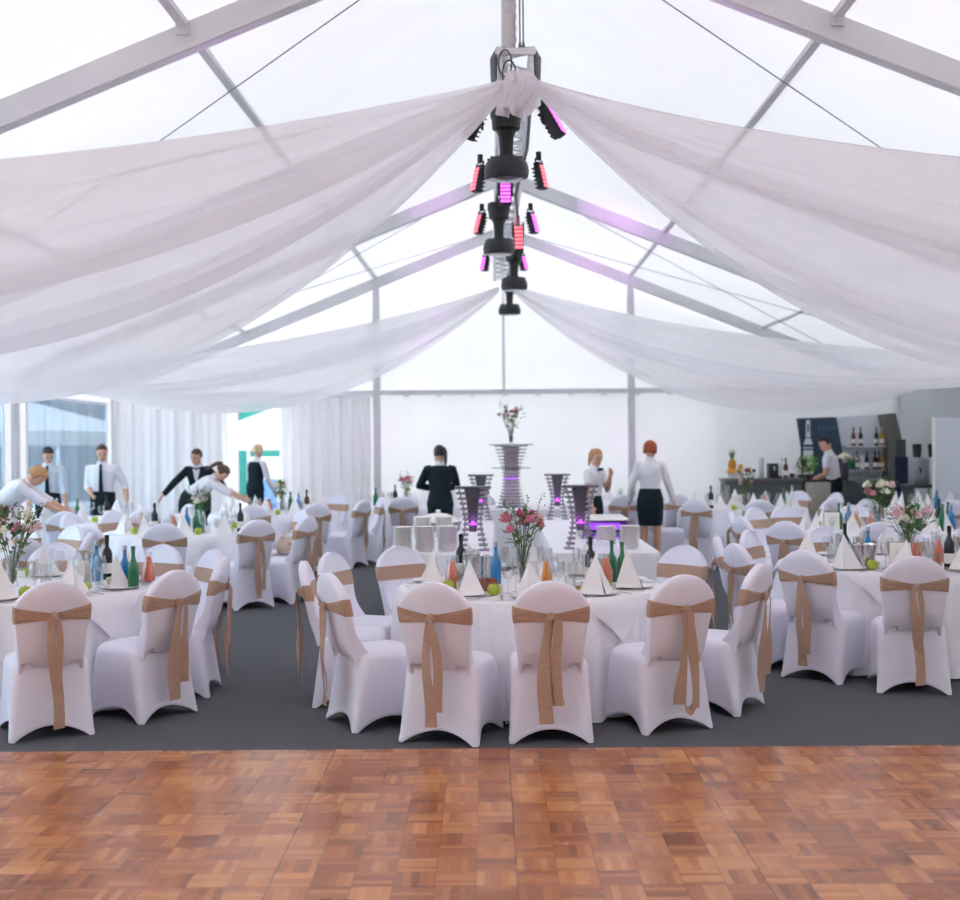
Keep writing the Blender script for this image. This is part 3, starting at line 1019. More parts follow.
m = MB(); m.bar((0, -.1, .004), (0, .04, .004), .010, .004); m.box((0, .055, .004), (.024, .03, .003), bev=.001)
for k in (-1, 0, 1): m.bar((k * .008, .07, .004), (k * .008, .105, .006), .004, .002)
FORK = m.mesh('fork', M_['steel'])
TL = m = MB(); m.lathe([(.002, 0), (.028, 0), (.03, .05), (.0285, .05), (.026, .004), (.002, .004)], 16); TLIGHT = m.mesh('tealight_holder', M_['glass'])
m = MB(); m.lathe([(.002, .004), (.022, .004), (.022, .022), (.002, .022)], 14); WAX = m.mesh('candle', M_['amber_glass'])
VASE = lathe_mesh('flower_vase', [(.002, 0), (.045, 0), (.042, .01), (.030, .05), (.034, .12), (.05, .21), (.0485, .21), (.032, .12), (.027, .05), (.002, .012)], M_['glass'], 20)
m = MB(); m.lathe([(.002, .013), (.026, .05), (.030, .11), (.002, .112)], 16); WATER = m.mesh('vase_water', glass('greenish_water', 'B8C4A0', .05, body=.3, bodycol='8A9870'))


def bouquet(tbl, desc, loc, seed, cols, h=.40, spread=.16, nfl=9, nsp=9):
    rnd = random.Random(seed)
    x, y, _ = scr(loc)
    if x < -20 or x > 980: return
    st = MB()
    heads = []
    for i in range(nfl + nsp):
        a = rnd.uniform(0, 2 * PI); q = rnd.uniform(.25, 1) ** .7
        hh = h * rnd.uniform(.55, .85) if i < nfl else h * rnd.uniform(.75, 1.15)
        r = spread * q * (1 if i < nfl else 1.15)
        top = V((r * math.cos(a), r * math.sin(a), .14 + hh))
        mid = V((r * .25 * math.cos(a), r * .25 * math.sin(a), .20))
        st.tube([V((-.012 * math.cos(a), -.012 * math.sin(a), .03)), mid, (mid + top) / 2 + V((0, 0, .02)), top], [.003, .003, .0025, .0018], 5)
        heads.append((top, i < nfl, a))
    root = thing('bouquet', '', 'flowers', loc)
    root['group'] = 'table bouquets'
    obj('flower_stems', st, M_['stalk'], root)
    lf = MB()
    for i in range(80):
        a = rnd.uniform(0, 2 * PI); z = .20 + h * rnd.uniform(.05, .72); r = spread * rnd.uniform(.15, .95) * min(1, (z - .12) / (.6 * h))
        c = V((r * math.cos(a), r * math.sin(a), z)); ln = rnd.uniform(.04, .085)
        d = V((math.cos(a) * .7 + rnd.uniform(-.5, .5), math.sin(a) * .7 + rnd.uniform(-.5, .5), rnd.uniform(-.2, .9))).normalized()
        sdv = d.cross(V((0, 0, 1))).normalized() * ln * .28
        up = sdv.cross(d).normalized() * ln * .10
        lf.add([c, c + d * ln * .5 + sdv, c + d * ln, c + d * ln * .5 - sdv, c + d * ln * .5 + up], [(0, 1, 4), (1, 2, 4), (2, 3, 4), (3, 0, 4)])
    for top, isf, a in heads:
        if not isf:      # thin sprigs with tiny buds
            for k in range(5):
                lf.ball(top + V((rnd.uniform(-.02, .02), rnd.uniform(-.02, .02), -.02 * k)), .006, 5, 4)
    obj('bouquet_leaves', lf, M_['leaf'], root, False)
    for top, isf, a in heads:
        if isf:
            b = MB(); r = rnd.uniform(.024, .044)
            for lay in range(3):
                for k in range(5):
                    aa = 2 * PI * k / 5 + lay * .6
                    tl = .25 + .42 * lay
                    Rm = Matrix.Rotation(aa, 3, 'Z') @ Matrix.Rotation(tl, 3, 'X')
                    b.ball(Rm @ V((0, -r * .35 * lay, r * .35)), (r * .55, r * .26, r * .62), 6, 5, Rm)
            obj('blossom', b, M_[rnd.choice(cols)], root, loc=top)
    PLACED.append((root, tbl, desc))
    return root


PLACED_GRPS = {}


def setting(tbl, n, a0, rich=2, glasses=2, cards=True, apples=None, skip=()):
    """place settings round a table"""
    T = TABLES[tbl]; rnd = random.Random(tbl + 's')
    for i in range(n):
        a = D(a0 + 360 / n * i)
        if i in skip: continue
        f = V((math.sin(a), -math.cos(a))); tg = V((-f.y, f.x))
        P = V((T['x'], T['y']))
        Z = .756

        def at(r, t=0): q = P + f * r + tg * t; return (q.x, q.y, Z)
        rz = a
        if rich >= 2:
            put('plate', PLATE, 'plate', tbl, 'round white plate', at(.72), 0)
            put('knife', KNIFE, 'knife', tbl, 'steel knife', at(.74, -.19), rz)
            put('fork', FORK, 'fork', tbl, 'steel fork', at(.74, .18), rz)
        j = rnd.uniform(-.6, .6)
        put('napkin', NAP[rnd.randrange(5)], 'napkin', tbl, 'folded white pyramid napkin', (*at(.70, rnd.uniform(-.03, .03))[:2], Z + (.009 if rich >= 2 else 0)), rz + PI + j)
        if glasses:
            put('wine_glass', GL_W, 'glass', tbl, 'stemmed wine glass', at(.50, -.14 + rnd.uniform(-.02, .02)), 0, grp='wine glasses')
        if glasses > 1:
            put('water_glass', GL_S, 'glass', tbl, 'straight water glass', at(.50, -.05 + rnd.uniform(-.02, .02)), 0, grp='water glasses')
        if glasses > 2:
            put('champagne_flute', GL_C, 'glass', tbl, 'tall champagne flute', at(.42, -.10 + rnd.uniform(-.02, .02)), 0, grp='champagne flutes')
        if (apples is None and i % 2 == 0) or (apples and i in apples):
            q = at(.62, .15)
            put('apple', APPLE, 'apple', tbl, 'green apple place favour', q, rnd.uniform(0, 6), [('apple_stalk', ASTEM)])
            if cards:
                q2 = at(.565, .15)
                put('place_card', CARD, 'card', tbl, 'small white place card', (*q2[:2], Z), a, [('handwritten_name', CARDTXT)], grp='place cards')


def bottle(tbl, kind, x, y, z=.756, lab=True):
    b, c = BOT[kind]
    desc = {'green': 'green glass water bottle', 'blue': 'blue glass water bottle', 'dark': 'dark wine bottle', 'brown': 'brown glass bottle', 'amber': 'amber glass bottle', 'white': 'white glass bottle'}[kind]
    put('bottle', b, 'bottle', tbl, desc, (x, y, z), random.uniform(0, 6), [('bottle_cap', c)] + ([('bottle_label', LABEL)] if lab and kind not in ('blue', 'green') else []))


def carafe(tbl, kind, x, y):
    put('juice_carafe', CARAFE, 'carafe', tbl, {'orange': 'glass carafe of orange juice', 'red': 'glass carafe of reddish juice'}[kind], (x, y, .756), 0, [('juice', JUICE[kind])])


def vase(tbl, x, y, z, desc, bdesc, seed, cols, **kw):
    put('flower_vase', VASE, 'vase', tbl, desc, (x, y, z), 0, [('vase_water', WATER)])
    bouquet(tbl, bdesc, (x, y, z), seed, cols, **kw)


table('front', .10, 8.60, 'front centre table', 0, 36)
table('fleft', -3.42, 8.66, 'front left table', 0, 55)
table('fright', 3.03, 9.95, 'front right table', 0, 70)
table('aisle', -3.65, 14.1, 'left table beside the aisle', 0, 15)
table('ledge', -5.30, 11.2, 'table at the left edge', 0, 40)
table('lwin', -5.50, 16.4, 'table by the left windows', 0, 20)
table('door', -3.30, 17.75, 'table near the doorway curtain', 0, 30)
table('lbuf', -1.35, 19.6, 'table behind the left buffet', 0, 10)
table('rmid', 3.90, 13.4, 'table behind the front right one', 0, 25)
table('bar', 3.40, 18.0, 'table before the bar', 0, 5)
table('rpan', 6.05, 17.2, 'table by the white panel', 0, 35)
table('rbuf', 1.80, 19.8, 'table behind the right buffet', 0, 45)

C = chair
for tp, an, vr in (((-.49, 7.10), -17, 0), ((.19, 7.11), 2, 1), ((.99, 7.39), 24, 3), ((-1.16, 7.63), -62, 1), ((-1.43, 8.41), -86, 0), ((-1.34, 9.07), -110, 2),
                   ((-.86, 9.55), -140, 0), ((1.30, 9.44), 134, 2), ((.71, 9.95), 158, 1), ((1.57, 8.0), 58, 1)):
    C('front', tp, an, vr)
for tp, an, vr in (((-2.72, 7.29), 28, 2), ((-2.14, 7.87), 57, 1), ((-2.10, 8.75), 92, 0), ((-2.29, 9.38), 126, 2), ((-2.79, 9.85), 152, 3), ((-3.72, 10.15), -168, 0)):
    C('fleft', tp, an, vr)
for tp, an, vr in (((2.14, 9.03), -44, 0), ((2.69, 8.44), -9, 2), ((1.72, 9.59), -74, 1), ((1.74, 10.23), -98, 0), ((2.12, 10.85), -122, 2), ((2.83, 11.38), -168, 3), ((3.55, 11.40), 160, 1)):
    C('fright', tp, an, vr)
for tp, an in (((-3.47, 12.49), 6), ((-2.62, 13.02), 42), ((-2.18, 13.60), 68), ((-2.45, 14.75), 118), ((-4.30, 12.59), -24), ((-5.05, 14.21), -95), ((-4.75, 14.95), -128)):
    C('aisle', tp, an)
for tp, an in (((-4.08, 10.5), 64), ((-3.80, 11.3), 93), ((-4.32, 12.35), 140), ((-4.95, 12.65), 168)):
    C('ledge', tp, an)
for tp, an in (((-5.30, 14.86), 8), ((-4.45, 15.25), 40), ((-4.05, 15.95), 72)):
    C('lwin', tp, an)
for tp, an in (((-2.49, 16.31), 32), ((-2.05, 17.35), 66), ((-3.30, 16.18), 0), ((-1.80, 18.05), 105), ((-2.56, 19.04), 148), ((-4.20, 16.5), -36)):
    C('door', tp, an)
for tp, an in (((-1.50, 18.08), -6), ((-.30, 18.5), 44)):
    C('lbuf', tp, an)
for tp, an in (((2.66, 12.14), -42), ((2.37, 12.9), -75), ((2.45, 13.80), -102), ((2.85, 14.6), -136), ((3.30, 14.98), -158), ((3.50, 11.88), -14), ((4.43, 11.95), 20), ((4.1, 14.95), 172)):
    C('rmid', tp, an)
for tp, an in (((2.50, 16.70), -34), ((3.31, 16.43), -3), ((1.98, 17.9), -88), ((4.46, 19.06), 135), ((4.85, 18.4), 105), ((4.35, 16.75), 38)):
    C('bar', tp, an)
for tp, an in (((5.58, 15.75), -18), ((4.72, 16.45), -58)):
    C('rpan', tp, an)
for tp, an in (((1.71, 18.24), -4), ((2.55, 18.5), 30)):
    C('rbuf', tp, an)

# front centre table
setting('front', 10, 0, 2, 3, apples=(0, 1, 3, 6, 8, 9))
vase('front', .06, 8.72, .756, 'clear flaring vase of the pink bouquet', 'pink tulip bouquet with thin branches', 3, ['pink', 'pink', 'hotpink', 'palepink'], h=.42, spread=.14)
bottle('front', 'blue', -.13, 8.66); bottle('front', 'dark', -.38, 8.95); bottle('front', 'dark', .52, 8.58); bottle('front', 'green', .74, 8.62); bottle('front', 'green', .68, 8.74)
carafe('front', 'orange', .20, 8.28); carafe('front', 'red', .62, 8.50); carafe('front', 'red', -.42, 8.34)
put('wine_cooler', COOLER, 'wine cooler', 'front', 'steel wine cooler', (-.26, 8.86, .756))
put('bread_box', BREADBOX, 'bread box', 'front', 'small brown bread box', (-.20, 8.25, .756), .3, [('bread_rolls', BREAD)])
put('tealight_holder', TLIGHT, 'candle holder', 'front', 'small glass tealight holder', (-.52, 8.42, .756), 0, [('candle', WAX)])
put('tealight_holder', TLIGHT, 'candle holder', 'front', 'small glass tealight holder', (.42, 8.30, .756), 0, [('candle', WAX)])
# front left table
setting('fleft', 10, 8, 2, 3, apples=(0, 1, 2, 4, 5, 8))
vase('fleft', -3.52, 8.72, .756, 'clear flaring vase of the pale wild bouquet', 'loose pale pink wild flower bouquet', 8, ['palepink', 'pink', 'cream', 'palepink'], h=.42, spread=.2)
bottle('fleft', 'blue', -3.02, 9.0); bottle('fleft', 'dark', -2.98, 9.12); bottle('fleft', 'green', -2.62, 8.55); bottle('fleft', 'blue', -2.70, 8.62)
carafe('fleft', 'red', -2.6, 8.85)
put('menu_card', MENU, 'card', 'fleft', 'standing folded menu card', (-2.98, 8.5, .756), D(70), [('menu_text', MENUTXT)], grp='menu cards')
put('bread_box', BREADBOX, 'bread box', 'fleft', 'small brown bread box', (-3.02, 8.18, .756), .3, [('bread_rolls', BREAD)])
# front right table
setting('fright', 10, -10, 2, 3, apples=(0, 2, 4, 7, 9))
vase('fright', 3.12, 9.9, .756, 'clear flaring vase of the hot pink bouquet', 'mixed bouquet with bright pink peony', 21, ['palepink', 'cream', 'hotpink', 'palepink'], h=.34, spread=.17, nfl=13)
bottle('fright', 'dark', 2.58, 9.75); bottle('fright', 'blue', 2.80, 9.9); bottle('fright', 'blue', 3.42, 9.42); bottle('fright', 'dark', 3.26, 9.4)
carafe('fright', 'red', 3.04, 9.5); carafe('fright', 'red', 3.3, 9.75)
put('wine_cooler', COOLER, 'wine cooler', 'fright', 'steel wine cooler', (2.66, 9.55, .756))
put('menu_card', MENU, 'card', 'fright', 'standing folded menu card', (2.90, 9.42, .756), D(78), [('menu_text', MENUTXT)], grp='menu cards')
# farther tables
setting('aisle', 10, 12, 1, 2, apples=(0, 1, 3, 5, 8, 9))
bottle('aisle', 'green', -3.42, 13.85); bottle('aisle', 'green', -3.50, 13.95); bottle('aisle', 'blue', -3.58, 13.85); bottle('aisle', 'dark', -2.98, 13.85); bottle('aisle', 'dark', -3.98, 14.0)
carafe('aisle', 'red', -3.72, 13.8); carafe('aisle', 'orange', -4.12, 14.0)
vase('aisle', -3.5, 14.15, .756, 'clear flaring vase of the sparse bouquet', 'sparse green and cream bouquet', 31, ['cream', 'palepink'], h=.34, spread=.12, nfl=5)
put('menu_card', MENU, 'card', 'aisle', 'standing folded menu card', (-3.72, 14.1, .756), D(70), [('menu_text', MENUTXT)], grp='menu cards')
setting('ledge', 9, 0, 1, 2, apples=(2, 3))
bottle('ledge', 'blue', -4.85, 11.1)
setting('lwin', 9, 10, 1, 2, apples=(0, 1, 2, 8))
bottle('lwin', 'green', -5.6, 16.2); bottle('lwin', 'blue', -5.9, 16.3); bottle('lwin', 'dark', -5.25, 16.3)
setting('door', 10, 0, 1, 2, apples=(0, 1, 4, 9))
carafe('door', 'red', -3.45, 17.4); carafe('door', 'red', -3.33, 17.5); bottle('door', 'blue', -2.95, 17.7); bottle('door', 'brown', -2.82, 17.6); bottle('door', 'green', -3.1, 17.9)
vase('door', -3.22, 17.85, .756, 'clear flaring vase of the small bouquet', 'small green leafy bouquet', 33, ['cream'], h=.3, spread=.1, nfl=4)
setting('lbuf', 8, 0, 0, 1, apples=())
bottle('lbuf', 'green', -2.02, 19.35); bottle('lbuf', 'green', -.95, 19.3); bottle('lbuf', 'dark', -1.72, 19.4); carafe('lbuf', 'orange', -1.9, 19.25)
vase('lbuf', -1.55, 19.55, .756, 'clear flaring vase of the reddish bouquet', 'small reddish brown bouquet', 35, ['pink'], h=.34, spread=.1, nfl=5)
setting('rmid', 10, 0, 1, 3, apples=(0, 2, 4, 6, 9))
vase('rmid', 3.95, 13.45, .756, 'clear flaring vase of the cream bouquet', 'tall cream and pink bouquet', 41, ['cream', 'palepink', 'pink', 'cream'], h=.46, spread=.2, nfl=12)
carafe('rmid', 'orange', 3.62, 13.1); carafe('rmid', 'red', 3.82, 13.25); bottle('rmid', 'green', 3.56, 13.55); bottle('rmid', 'blue', 3.68, 13.6); bottle('rmid', 'green', 4.28, 13.15); bottle('rmid', 'green', 4.55, 13.2); bottle('rmid', 'blue', 4.68, 13.3); bottle('rmid', 'dark', 4.62, 13.5); bottle('rmid', 'green', 4.75, 13.6)
put('menu_card', MENU, 'card', 'rmid', 'standing folded menu card', (3.42, 13.3, .756), D(80), [('menu_text', MENUTXT)], grp='menu cards')
put('menu_card', MENU, 'card', 'rmid', 'standing folded menu card', (4.42, 13.6, .756), D(85), [('menu_text', MENUTXT)], grp='menu cards')
setting('bar', 10, 0, 1, 2, apples=(0, 1, 9))
vase('bar', 3.42, 17.9, .756, 'clear flaring vase of the thin pink bouquet', 'thin pink and brown bouquet', 43, ['pink', 'palepink'], h=.4, spread=.1, nfl=5)
carafe('bar', 'red', 3.0, 17.6); carafe('bar', 'red', 3.62, 17.6); bottle('bar', 'green', 3.95, 17.9); bottle('bar', 'white', 4.05, 17.8); bottle('bar', 'dark', 2.92, 17.9)
put('menu_card', MENU, 'card', 'bar', 'standing folded menu card', (3.26, 17.75, .756), D(80), [('menu_text', MENUTXT)], grp='menu cards')
setting('rpan', 9, 0, 1, 1, apples=(0, 8))
bottle('rpan', 'green', 5.7, 17.0); bottle('rpan', 'blue', 5.85, 17.1)
setting('rbuf', 8, 10, 0, 1, apples=())

# handbag on a chair
m = MB()
rs = []
for i in range(9):
    t = i / 8; z = .478 + .17 * t
    rs.append([V((-2.52 + (.13 + .05 * math.sin(PI * (.15 + .75 * t)) - .03 * t) * math.cos(a), 14.42 + (.10 * math.cos(1.45 * t) ** .8 + .008) * math.sin(a), z + .014 * math.sin(3 * a) * t)) for a in [2 * PI * k / 24 for k in range(24)]])
m.rings(rs)
bag = tag(obj('handbag', m, M_['bag']), 'beige handbag lying on a chair by the aisle table', 'bag')
m = MB(); m.tube([(-2.60, 14.41, .63), (-2.59, 14.37, .70), (-2.52, 14.35, .72), (-2.45, 14.37, .70), (-2.44, 14.41, .63)], .010, 8); obj('bag_handle', m, M_['bag'], bag)
m = MB(); m.box((-2.52, 14.345, .575), (.05, .02, .03), bev=.006); obj('bag_clasp', m, mat('tan_leather', '9A7A62', .6), bag)

# ------------------------------------------------------------------ buffet
def buffet(name, label, x0, x1, y0, y1, h, drop, seed):
    m = MB(); rnd = random.Random(seed); ph = rnd.uniform(0, 6)
    pts = []
    nx, ny = 22, 60
    for i in range(nx): pts.append((x0 + (x1 - x0) * i / nx, y0, 0, -1))
    for i in range(ny): pts.append((x1, y0 + (y1 - y0) * i / ny, 1, 0))
    for i in range(nx): pts.append((x1 - (x1 - x0) * i / nx, y1, 0, 1))
    for i in range(ny): pts.append((x0, y1 - (y1 - y0) * i / ny, -1, 0))
    def ring(z, o, w, s=1.0):
        return [V((cx + (x - cx) * s + nx_ * (o + w * math.sin(14 * (x + y) + ph)), cy + (y - cy) * s + ny_ * (o + w * math.sin(14 * (x + y) + ph)), z - (.0 if s < 1 else 0))) for x, y, nx_, ny_ in pts]
    cx, cy = (x0 + x1) / 2, (y0 + y1) / 2
    rs = [ring(h, 0, 0, .02), ring(h, 0, 0, .98), ring(h - .004, .0, 0)] + [ring(h - .01 - drop * i / 6, .01 + .03 * i / 6, .018 * i / 6) for i in range(7)]
    m.rings(rs, cap=False); m.f.append(tuple(range(len(pts)))); m.m.append(0)
    return tag(obj(name, m, M_['cloth']), label, 'tablecloth')


def buffet_table(label, x0, x1, y0, y1, h):
    t = thing('buffet_table', label, 'table', ((x0 + x1) / 2, (y0 + y1) / 2, 0))
    w, d = x1 - x0, y1 - y0
    m = MB(); m.box((0, 0, h - .02), (w - .02, d - .02, .03)); obj('table_top', m, M_['pale_wood'], t)
    for sx in (-1, 1):
        for sy in (-1, 1):
            m = MB(); m.tube([(sx * (w / 2 - .08), sy * (d / 2 - .1), 0), (sx * (w / 2 - .08), sy * (d / 2 - .1), h - .03)], .018, 8); obj('table_leg', m, M_['alu'], t)


BH = .76
buffet_table('folding buffet table under the left buffet cloth', -1.08, -.20, 11.0, 16.0, BH - .01)
buffet_table('folding buffet table under the right buffet cloth', .40, 1.28, 11.0, 16.0, BH - .01)
buffet('buffet_cloth', 'short white cloth on the long left buffet table', -1.10, -.18, 10.98, 16.02, BH, .30, 1)
buffet('buffet_cloth', 'short white cloth on the long right buffet table', .38, 1.30, 10.98, 16.02, BH, .30, 2)
buffet('buffet_cloth', 'white floor length cloth on the central buffet under the tall stand', -.62, .74, 17.3, 18.5, .80, .78, 3)

STK = []
for i in range(9):
    m = MB(); m.lathe([(.002, 0), (.055, 0), (.06, .006), (.092, .022), (.094, .026), (.06, .012), (.002, .008)], 26)
PST = m.mesh('plate', M_['plate'])


def plate_stack(x, y, n, label):
    for k in range(n):
        o = link('buffet_plate', PST, None, (x + random.uniform(-.003, .003), y + random.uniform(-.003, .003), BH + .002 + k * .0165))
        o['category'] = 'plate'; o['group'] = label
        o['label'] = ('top white plate of the ' if k == n - 1 else 'white plate inside the ') + label
    # (plates of one stack look alike and share a label; the topmost can be told apart)


plate_stack(-.97, 11.15, 13, 'left stack in the front row of the left buffet')
plate_stack(-.77, 11.18, 13, 'middle stack in the front row of the left buffet')
plate_stack(-.57, 11.21, 13, 'right stack in the front row of the left buffet')
plate_stack(-.88, 12.6, 13, 'left stack in the second row of the left buffet')
plate_stack(-.66, 12.6, 13, 'right stack in the second row of the left buffet')
plate_stack(.86, 11.3, 12, 'left stack at the end of the right buffet')
plate_stack(1.07, 11.3, 12, 'right stack at the end of the right buffet')


def slat_stand(label, x, y, z, h, w, glow=True, rz=0):
    """hourglass stand of horizontal polished slats round a tapering grey panel"""
    t = thing('slatted_buffet_stand', label, 'display stand', (x, y, z), rz, 'hourglass buffet stands')
    n = 13
    prof = lambda q: w / 2 * (.52 + .48 * abs((q - .45) / .55) ** 1.4)
    for s in (-1, 1):
        m = MB()
        for k in range(n):
            q = k / (n - 1)
            r = prof(q)
            inner = .40 * r
            m.box((s * (r + inner) / 2, 0, q * (h - .012) + .006), (r - inner, w * .42, .021), bev=.004)
        obj('slat_tier', m, M_['silver_slat'], t, False)
    m = MB()
    m.rings([[V((a * ww, b * w * .14, zz)) for a, b in ((-1, -1), (1, -1), (1, 1), (-1, 1))] for zz, ww in ((.30 * h, w * .10), (.45 * h, w * .12), (.75 * h, w * .16), (h - .004, w * .24))])
    obj('funnel_panel', m, M_['grey_panel'], t, False)
    m = MB()
    for s in (-1, 1):
        m.rings([[V((s * prof(q) * .78 + a * .006, b * w * .2, q * h)) for a, b in ((-1, -1), (1, -1), (1, 1), (-1, 1))] for q in (0, .15, .3, .45, .6, .75, .9, 1.0)])
    obj('side_rib', m, M_['silver_slat'], t, False)
    m = MB(); m.box((0, 0, h + .004), (w, w * .45, .008), bev=.003); obj('top_plate', m, M_['grey_panel'], t)
    if glow:
        m = MB(); m.ball((0, -.03, .44 * h), (.028, .02, .03), 10, 7); m.box((0, 0, .42 * h), (w * .42, w * .3, .008))
        g = obj('violet_lamp', m, M_['ledviolet'], t); g['label'] = 'glowing violet lamp'
    return t


slat_stand('left front hourglass stand of silver slats on the left buffet', -.34, 11.25, BH, .57, .33)
slat_stand('right front hourglass stand of silver slats on the right buffet', .63, 11.35, BH, .57, .33)
slat_stand('left rear hourglass stand behind the left front one', -.33, 15.6, BH, .56, .32)
slat_stand('right rear hourglass stand with violet lamp on the right buffet', .62, 15.6, BH, .56, .32)
# tall tiered stand on the centre
t = thing('tiered_display_stand', 'tall silver tiered stand at the centre of the buffet', 'display stand', (.07, 17.8, .80))
m = MB(); n = 19
for k in range(n):
    q = k / (n - 1)
    r = .20 - .075 * math.sin(PI * min(1, q / .95)) if q < .62 else .135 + .10 * ((q - .62) / .38) ** 1.1
    m.box((0, 0, .01 + q * .86), (2 * r, 1.5 * r, .02), bev=.004)
obj('slat_tier', m, mat('pale_polished_slat', 'ABA5AC', .25, .15, .05, 20), t, False)
m = MB(); m.rings([[V((a * w_, b * w_ * .7, z_)) for a, b in ((-1, -1), (1, -1), (1, 1), (-1, 1))] for z_, w_ in ((.02, .13), (.2, .11), (.42, .095), (.56, .10), (.7, .09), (.86, .13))]); obj('core_panel', m, mat('lilac_acrylic', 'E0CDE4', .35, 0, .05, 5), t, False)
m = MB()
for sx in (-1, 1):
    for sy in (-1, 1):
        m.rings([[V((sx * (.085 + .05 * abs(z - .5)) + a * .008, sy * .06 + b * .008, z)) for a, b in ((-1, -1), (1, -1), (1, 1), (-1, 1))] for z in (0, .2, .4, .6, .8, .88)])
obj('upright', m, M_['silver_slat'], t, False)
m = MB(); m.box((0, 0, .89), (.62, .36, .012), bev=.004); m.box((0, 0, .56), (.54, .26, .010), bev=.004); m.box((0, 0, .005), (.44, .34, .01), bev=.003)
obj('shelf_plate', m, M_['grey_panel'], t)
m = MB(); m.box((0, 0, .40), (.2, .14, .03)); m.box((.02, 0, .44), (.12, .12, .014)); obj('violet_lamp', m, mat('dim_violet_led', 'B060E8', .4, 0, 0, emit='A850F0', estr=1.2), t)
TABLES['stand'] = dict(d='tall buffet stand', x=.07, y=17.8)
vase('stand', .07, 17.8, 1.70, 'clear flaring vase', 'green bouquet with a hot pink rose', 52, ['hotpink', 'palepink', 'hotpink'], h=.42, spread=.17, nfl=7, nsp=10)
# serving tray with violet light, napkin trays
t = thing('warming_tray', 'white topped warming tray with violet light on the right buffet', 'tray', (.95, 12.5, BH))
m = MB(); m.box((0, .35, .19), (.48, .9, .012), bev=.004); obj('tray_top', m, M_['plate'], t)
m = MB()
for sx in (-1, 1): m.box((sx * .225, .35, .095), (.02, .86, .18))
m.box((0, .77, .095), (.43, .02, .18)); obj('tray_body', m, M_['silver_slat'], t, False)
m = MB(); m.box((0, .2, .11), (.36, .3, .05), bev=.01); obj('violet_lamp', m, mat('soft_violet_led', 'B060E8', .4, 0, 0, emit='A048F0', estr=.6), t)
t = thing('chafing_dish', 'round lidded white dish behind the left plate stacks', 'serving dish', (-.78, 13.8, BH))
m = MB(); m.lathe([(.002, 0), (.24, 0), (.25, .06), (.27, .10), (.002, .1)], 28); obj('dish_body', m, M_['silver_slat'], t)
m = MB(); m.lathe([(.002, .20), (.10, .185), (.20, .145), (.265, .102)], 28); m.ball((0, 0, .215), (.03, .03, .018)); obj('dish_lid', m, M_['plate'], t)
t = thing('fern_planter', 'dark planter of reddish leaves at the left edge', 'planter', (-5.62, 13.7, 0))
m = MB(); m.box((0, 0, .42), (.55, .4, .84), bev=.015); obj('planter_box', m, M_['blacksoft'], t)
m = MB(); rnd = random.Random(5)
for i in range(170):
    c = V((rnd.uniform(-.25, .25), rnd.uniform(-.18, .18), .86 + rnd.uniform(0, .2))); d = V((rnd.uniform(-1, 1), rnd.uniform(-1, 1), rnd.uniform(-.1, 1))).normalized(); ln = rnd.uniform(.05, .1)
    sd = d.cross(V((0, 0, 1))).normalized() * ln * .25
    m.cur = 0 if i % 3 else 1
    m.add([c, c + d * ln * .5 + sd, c + d * ln, c + d * ln * .5 - sd, c + d * ln * .5 + V((0, 0, .01))], [(0, 1, 4), (1, 2, 4), (2, 3, 4), (3, 0, 4)])
obj('planter_leaves', m, [M_['leaf_red'], M_['leaf']], t, False)

# ------------------------------------------------------------------ curtains on the back wall
def curtain(label, x0, x1, y, z1, waves, seed):
    rnd = random.Random(seed); ph = rnd.uniform(0, 6)
    t = thing('wall_curtain', label, 'curtain', ((x0 + x1) / 2, y, 0))
    m = MB(); w = x1 - x0
    m.grid(lambda u, v: (-w / 2 + w * u + .02 * math.sin(31 * u + ph), .045 * (math.sin(waves * 6.28 * u + ph) + .5 * math.sin(waves * 2.3 * 6.28 * u)) * (1 - .35 * v) , .02 + (z1 - .02) * v), 160, 8)
    obj('curtain_cloth', m, M_['curtain'], t)
    m = MB(); m.tube([(-w / 2, 0, z1 + .02), (w / 2, 0, z1 + .02)], .012, 8); obj('curtain_rail', m, M_['alu'], t)


curtain('white gathered curtain right of the open doorway', -4.24, -2.52, 23.45, 2.58, 7, 1)
curtain('white gathered curtain left of the open doorway', -7.3, -5.1, 23.45, 2.58, 6, 2)

# ------------------------------------------------------------------ bar
t = thing('bar_counter', 'dark grey bar counter with a pale wooden end', 'bar counter', (4.18, 20.2, 0))
m = MB(); m.box((-.03, .2, .53), (1.22, .5, 1.06), bev=.008); obj('counter_front', m, M_['bar_grey'], t)
m = MB(); m.box((-.03, .2, 1.08), (1.26, .56, .04), bev=.006); obj('counter_top', m, M_['bar_side'], t)
m = MB(); m.box((-.62, -.055, .5), (.07, .02, 1.0)); obj('corner_strip', m, M_['pale_wood'], t)
t = thing('wooden_planter_box', 'pale wooden planter box at the right end of the bar counter', 'planter', (5.02, 20.2, 0))
m = MB(); m.box((0, .2, .52), (.40, .5, 1.04), bev=.01); obj('planter_box', m, M_['pale_wood'], t)
m = MB(); m.box((0, .2, 1.05), (.34, .44, .02)); obj('planter_soil', m, M_['blacksoft'], t)


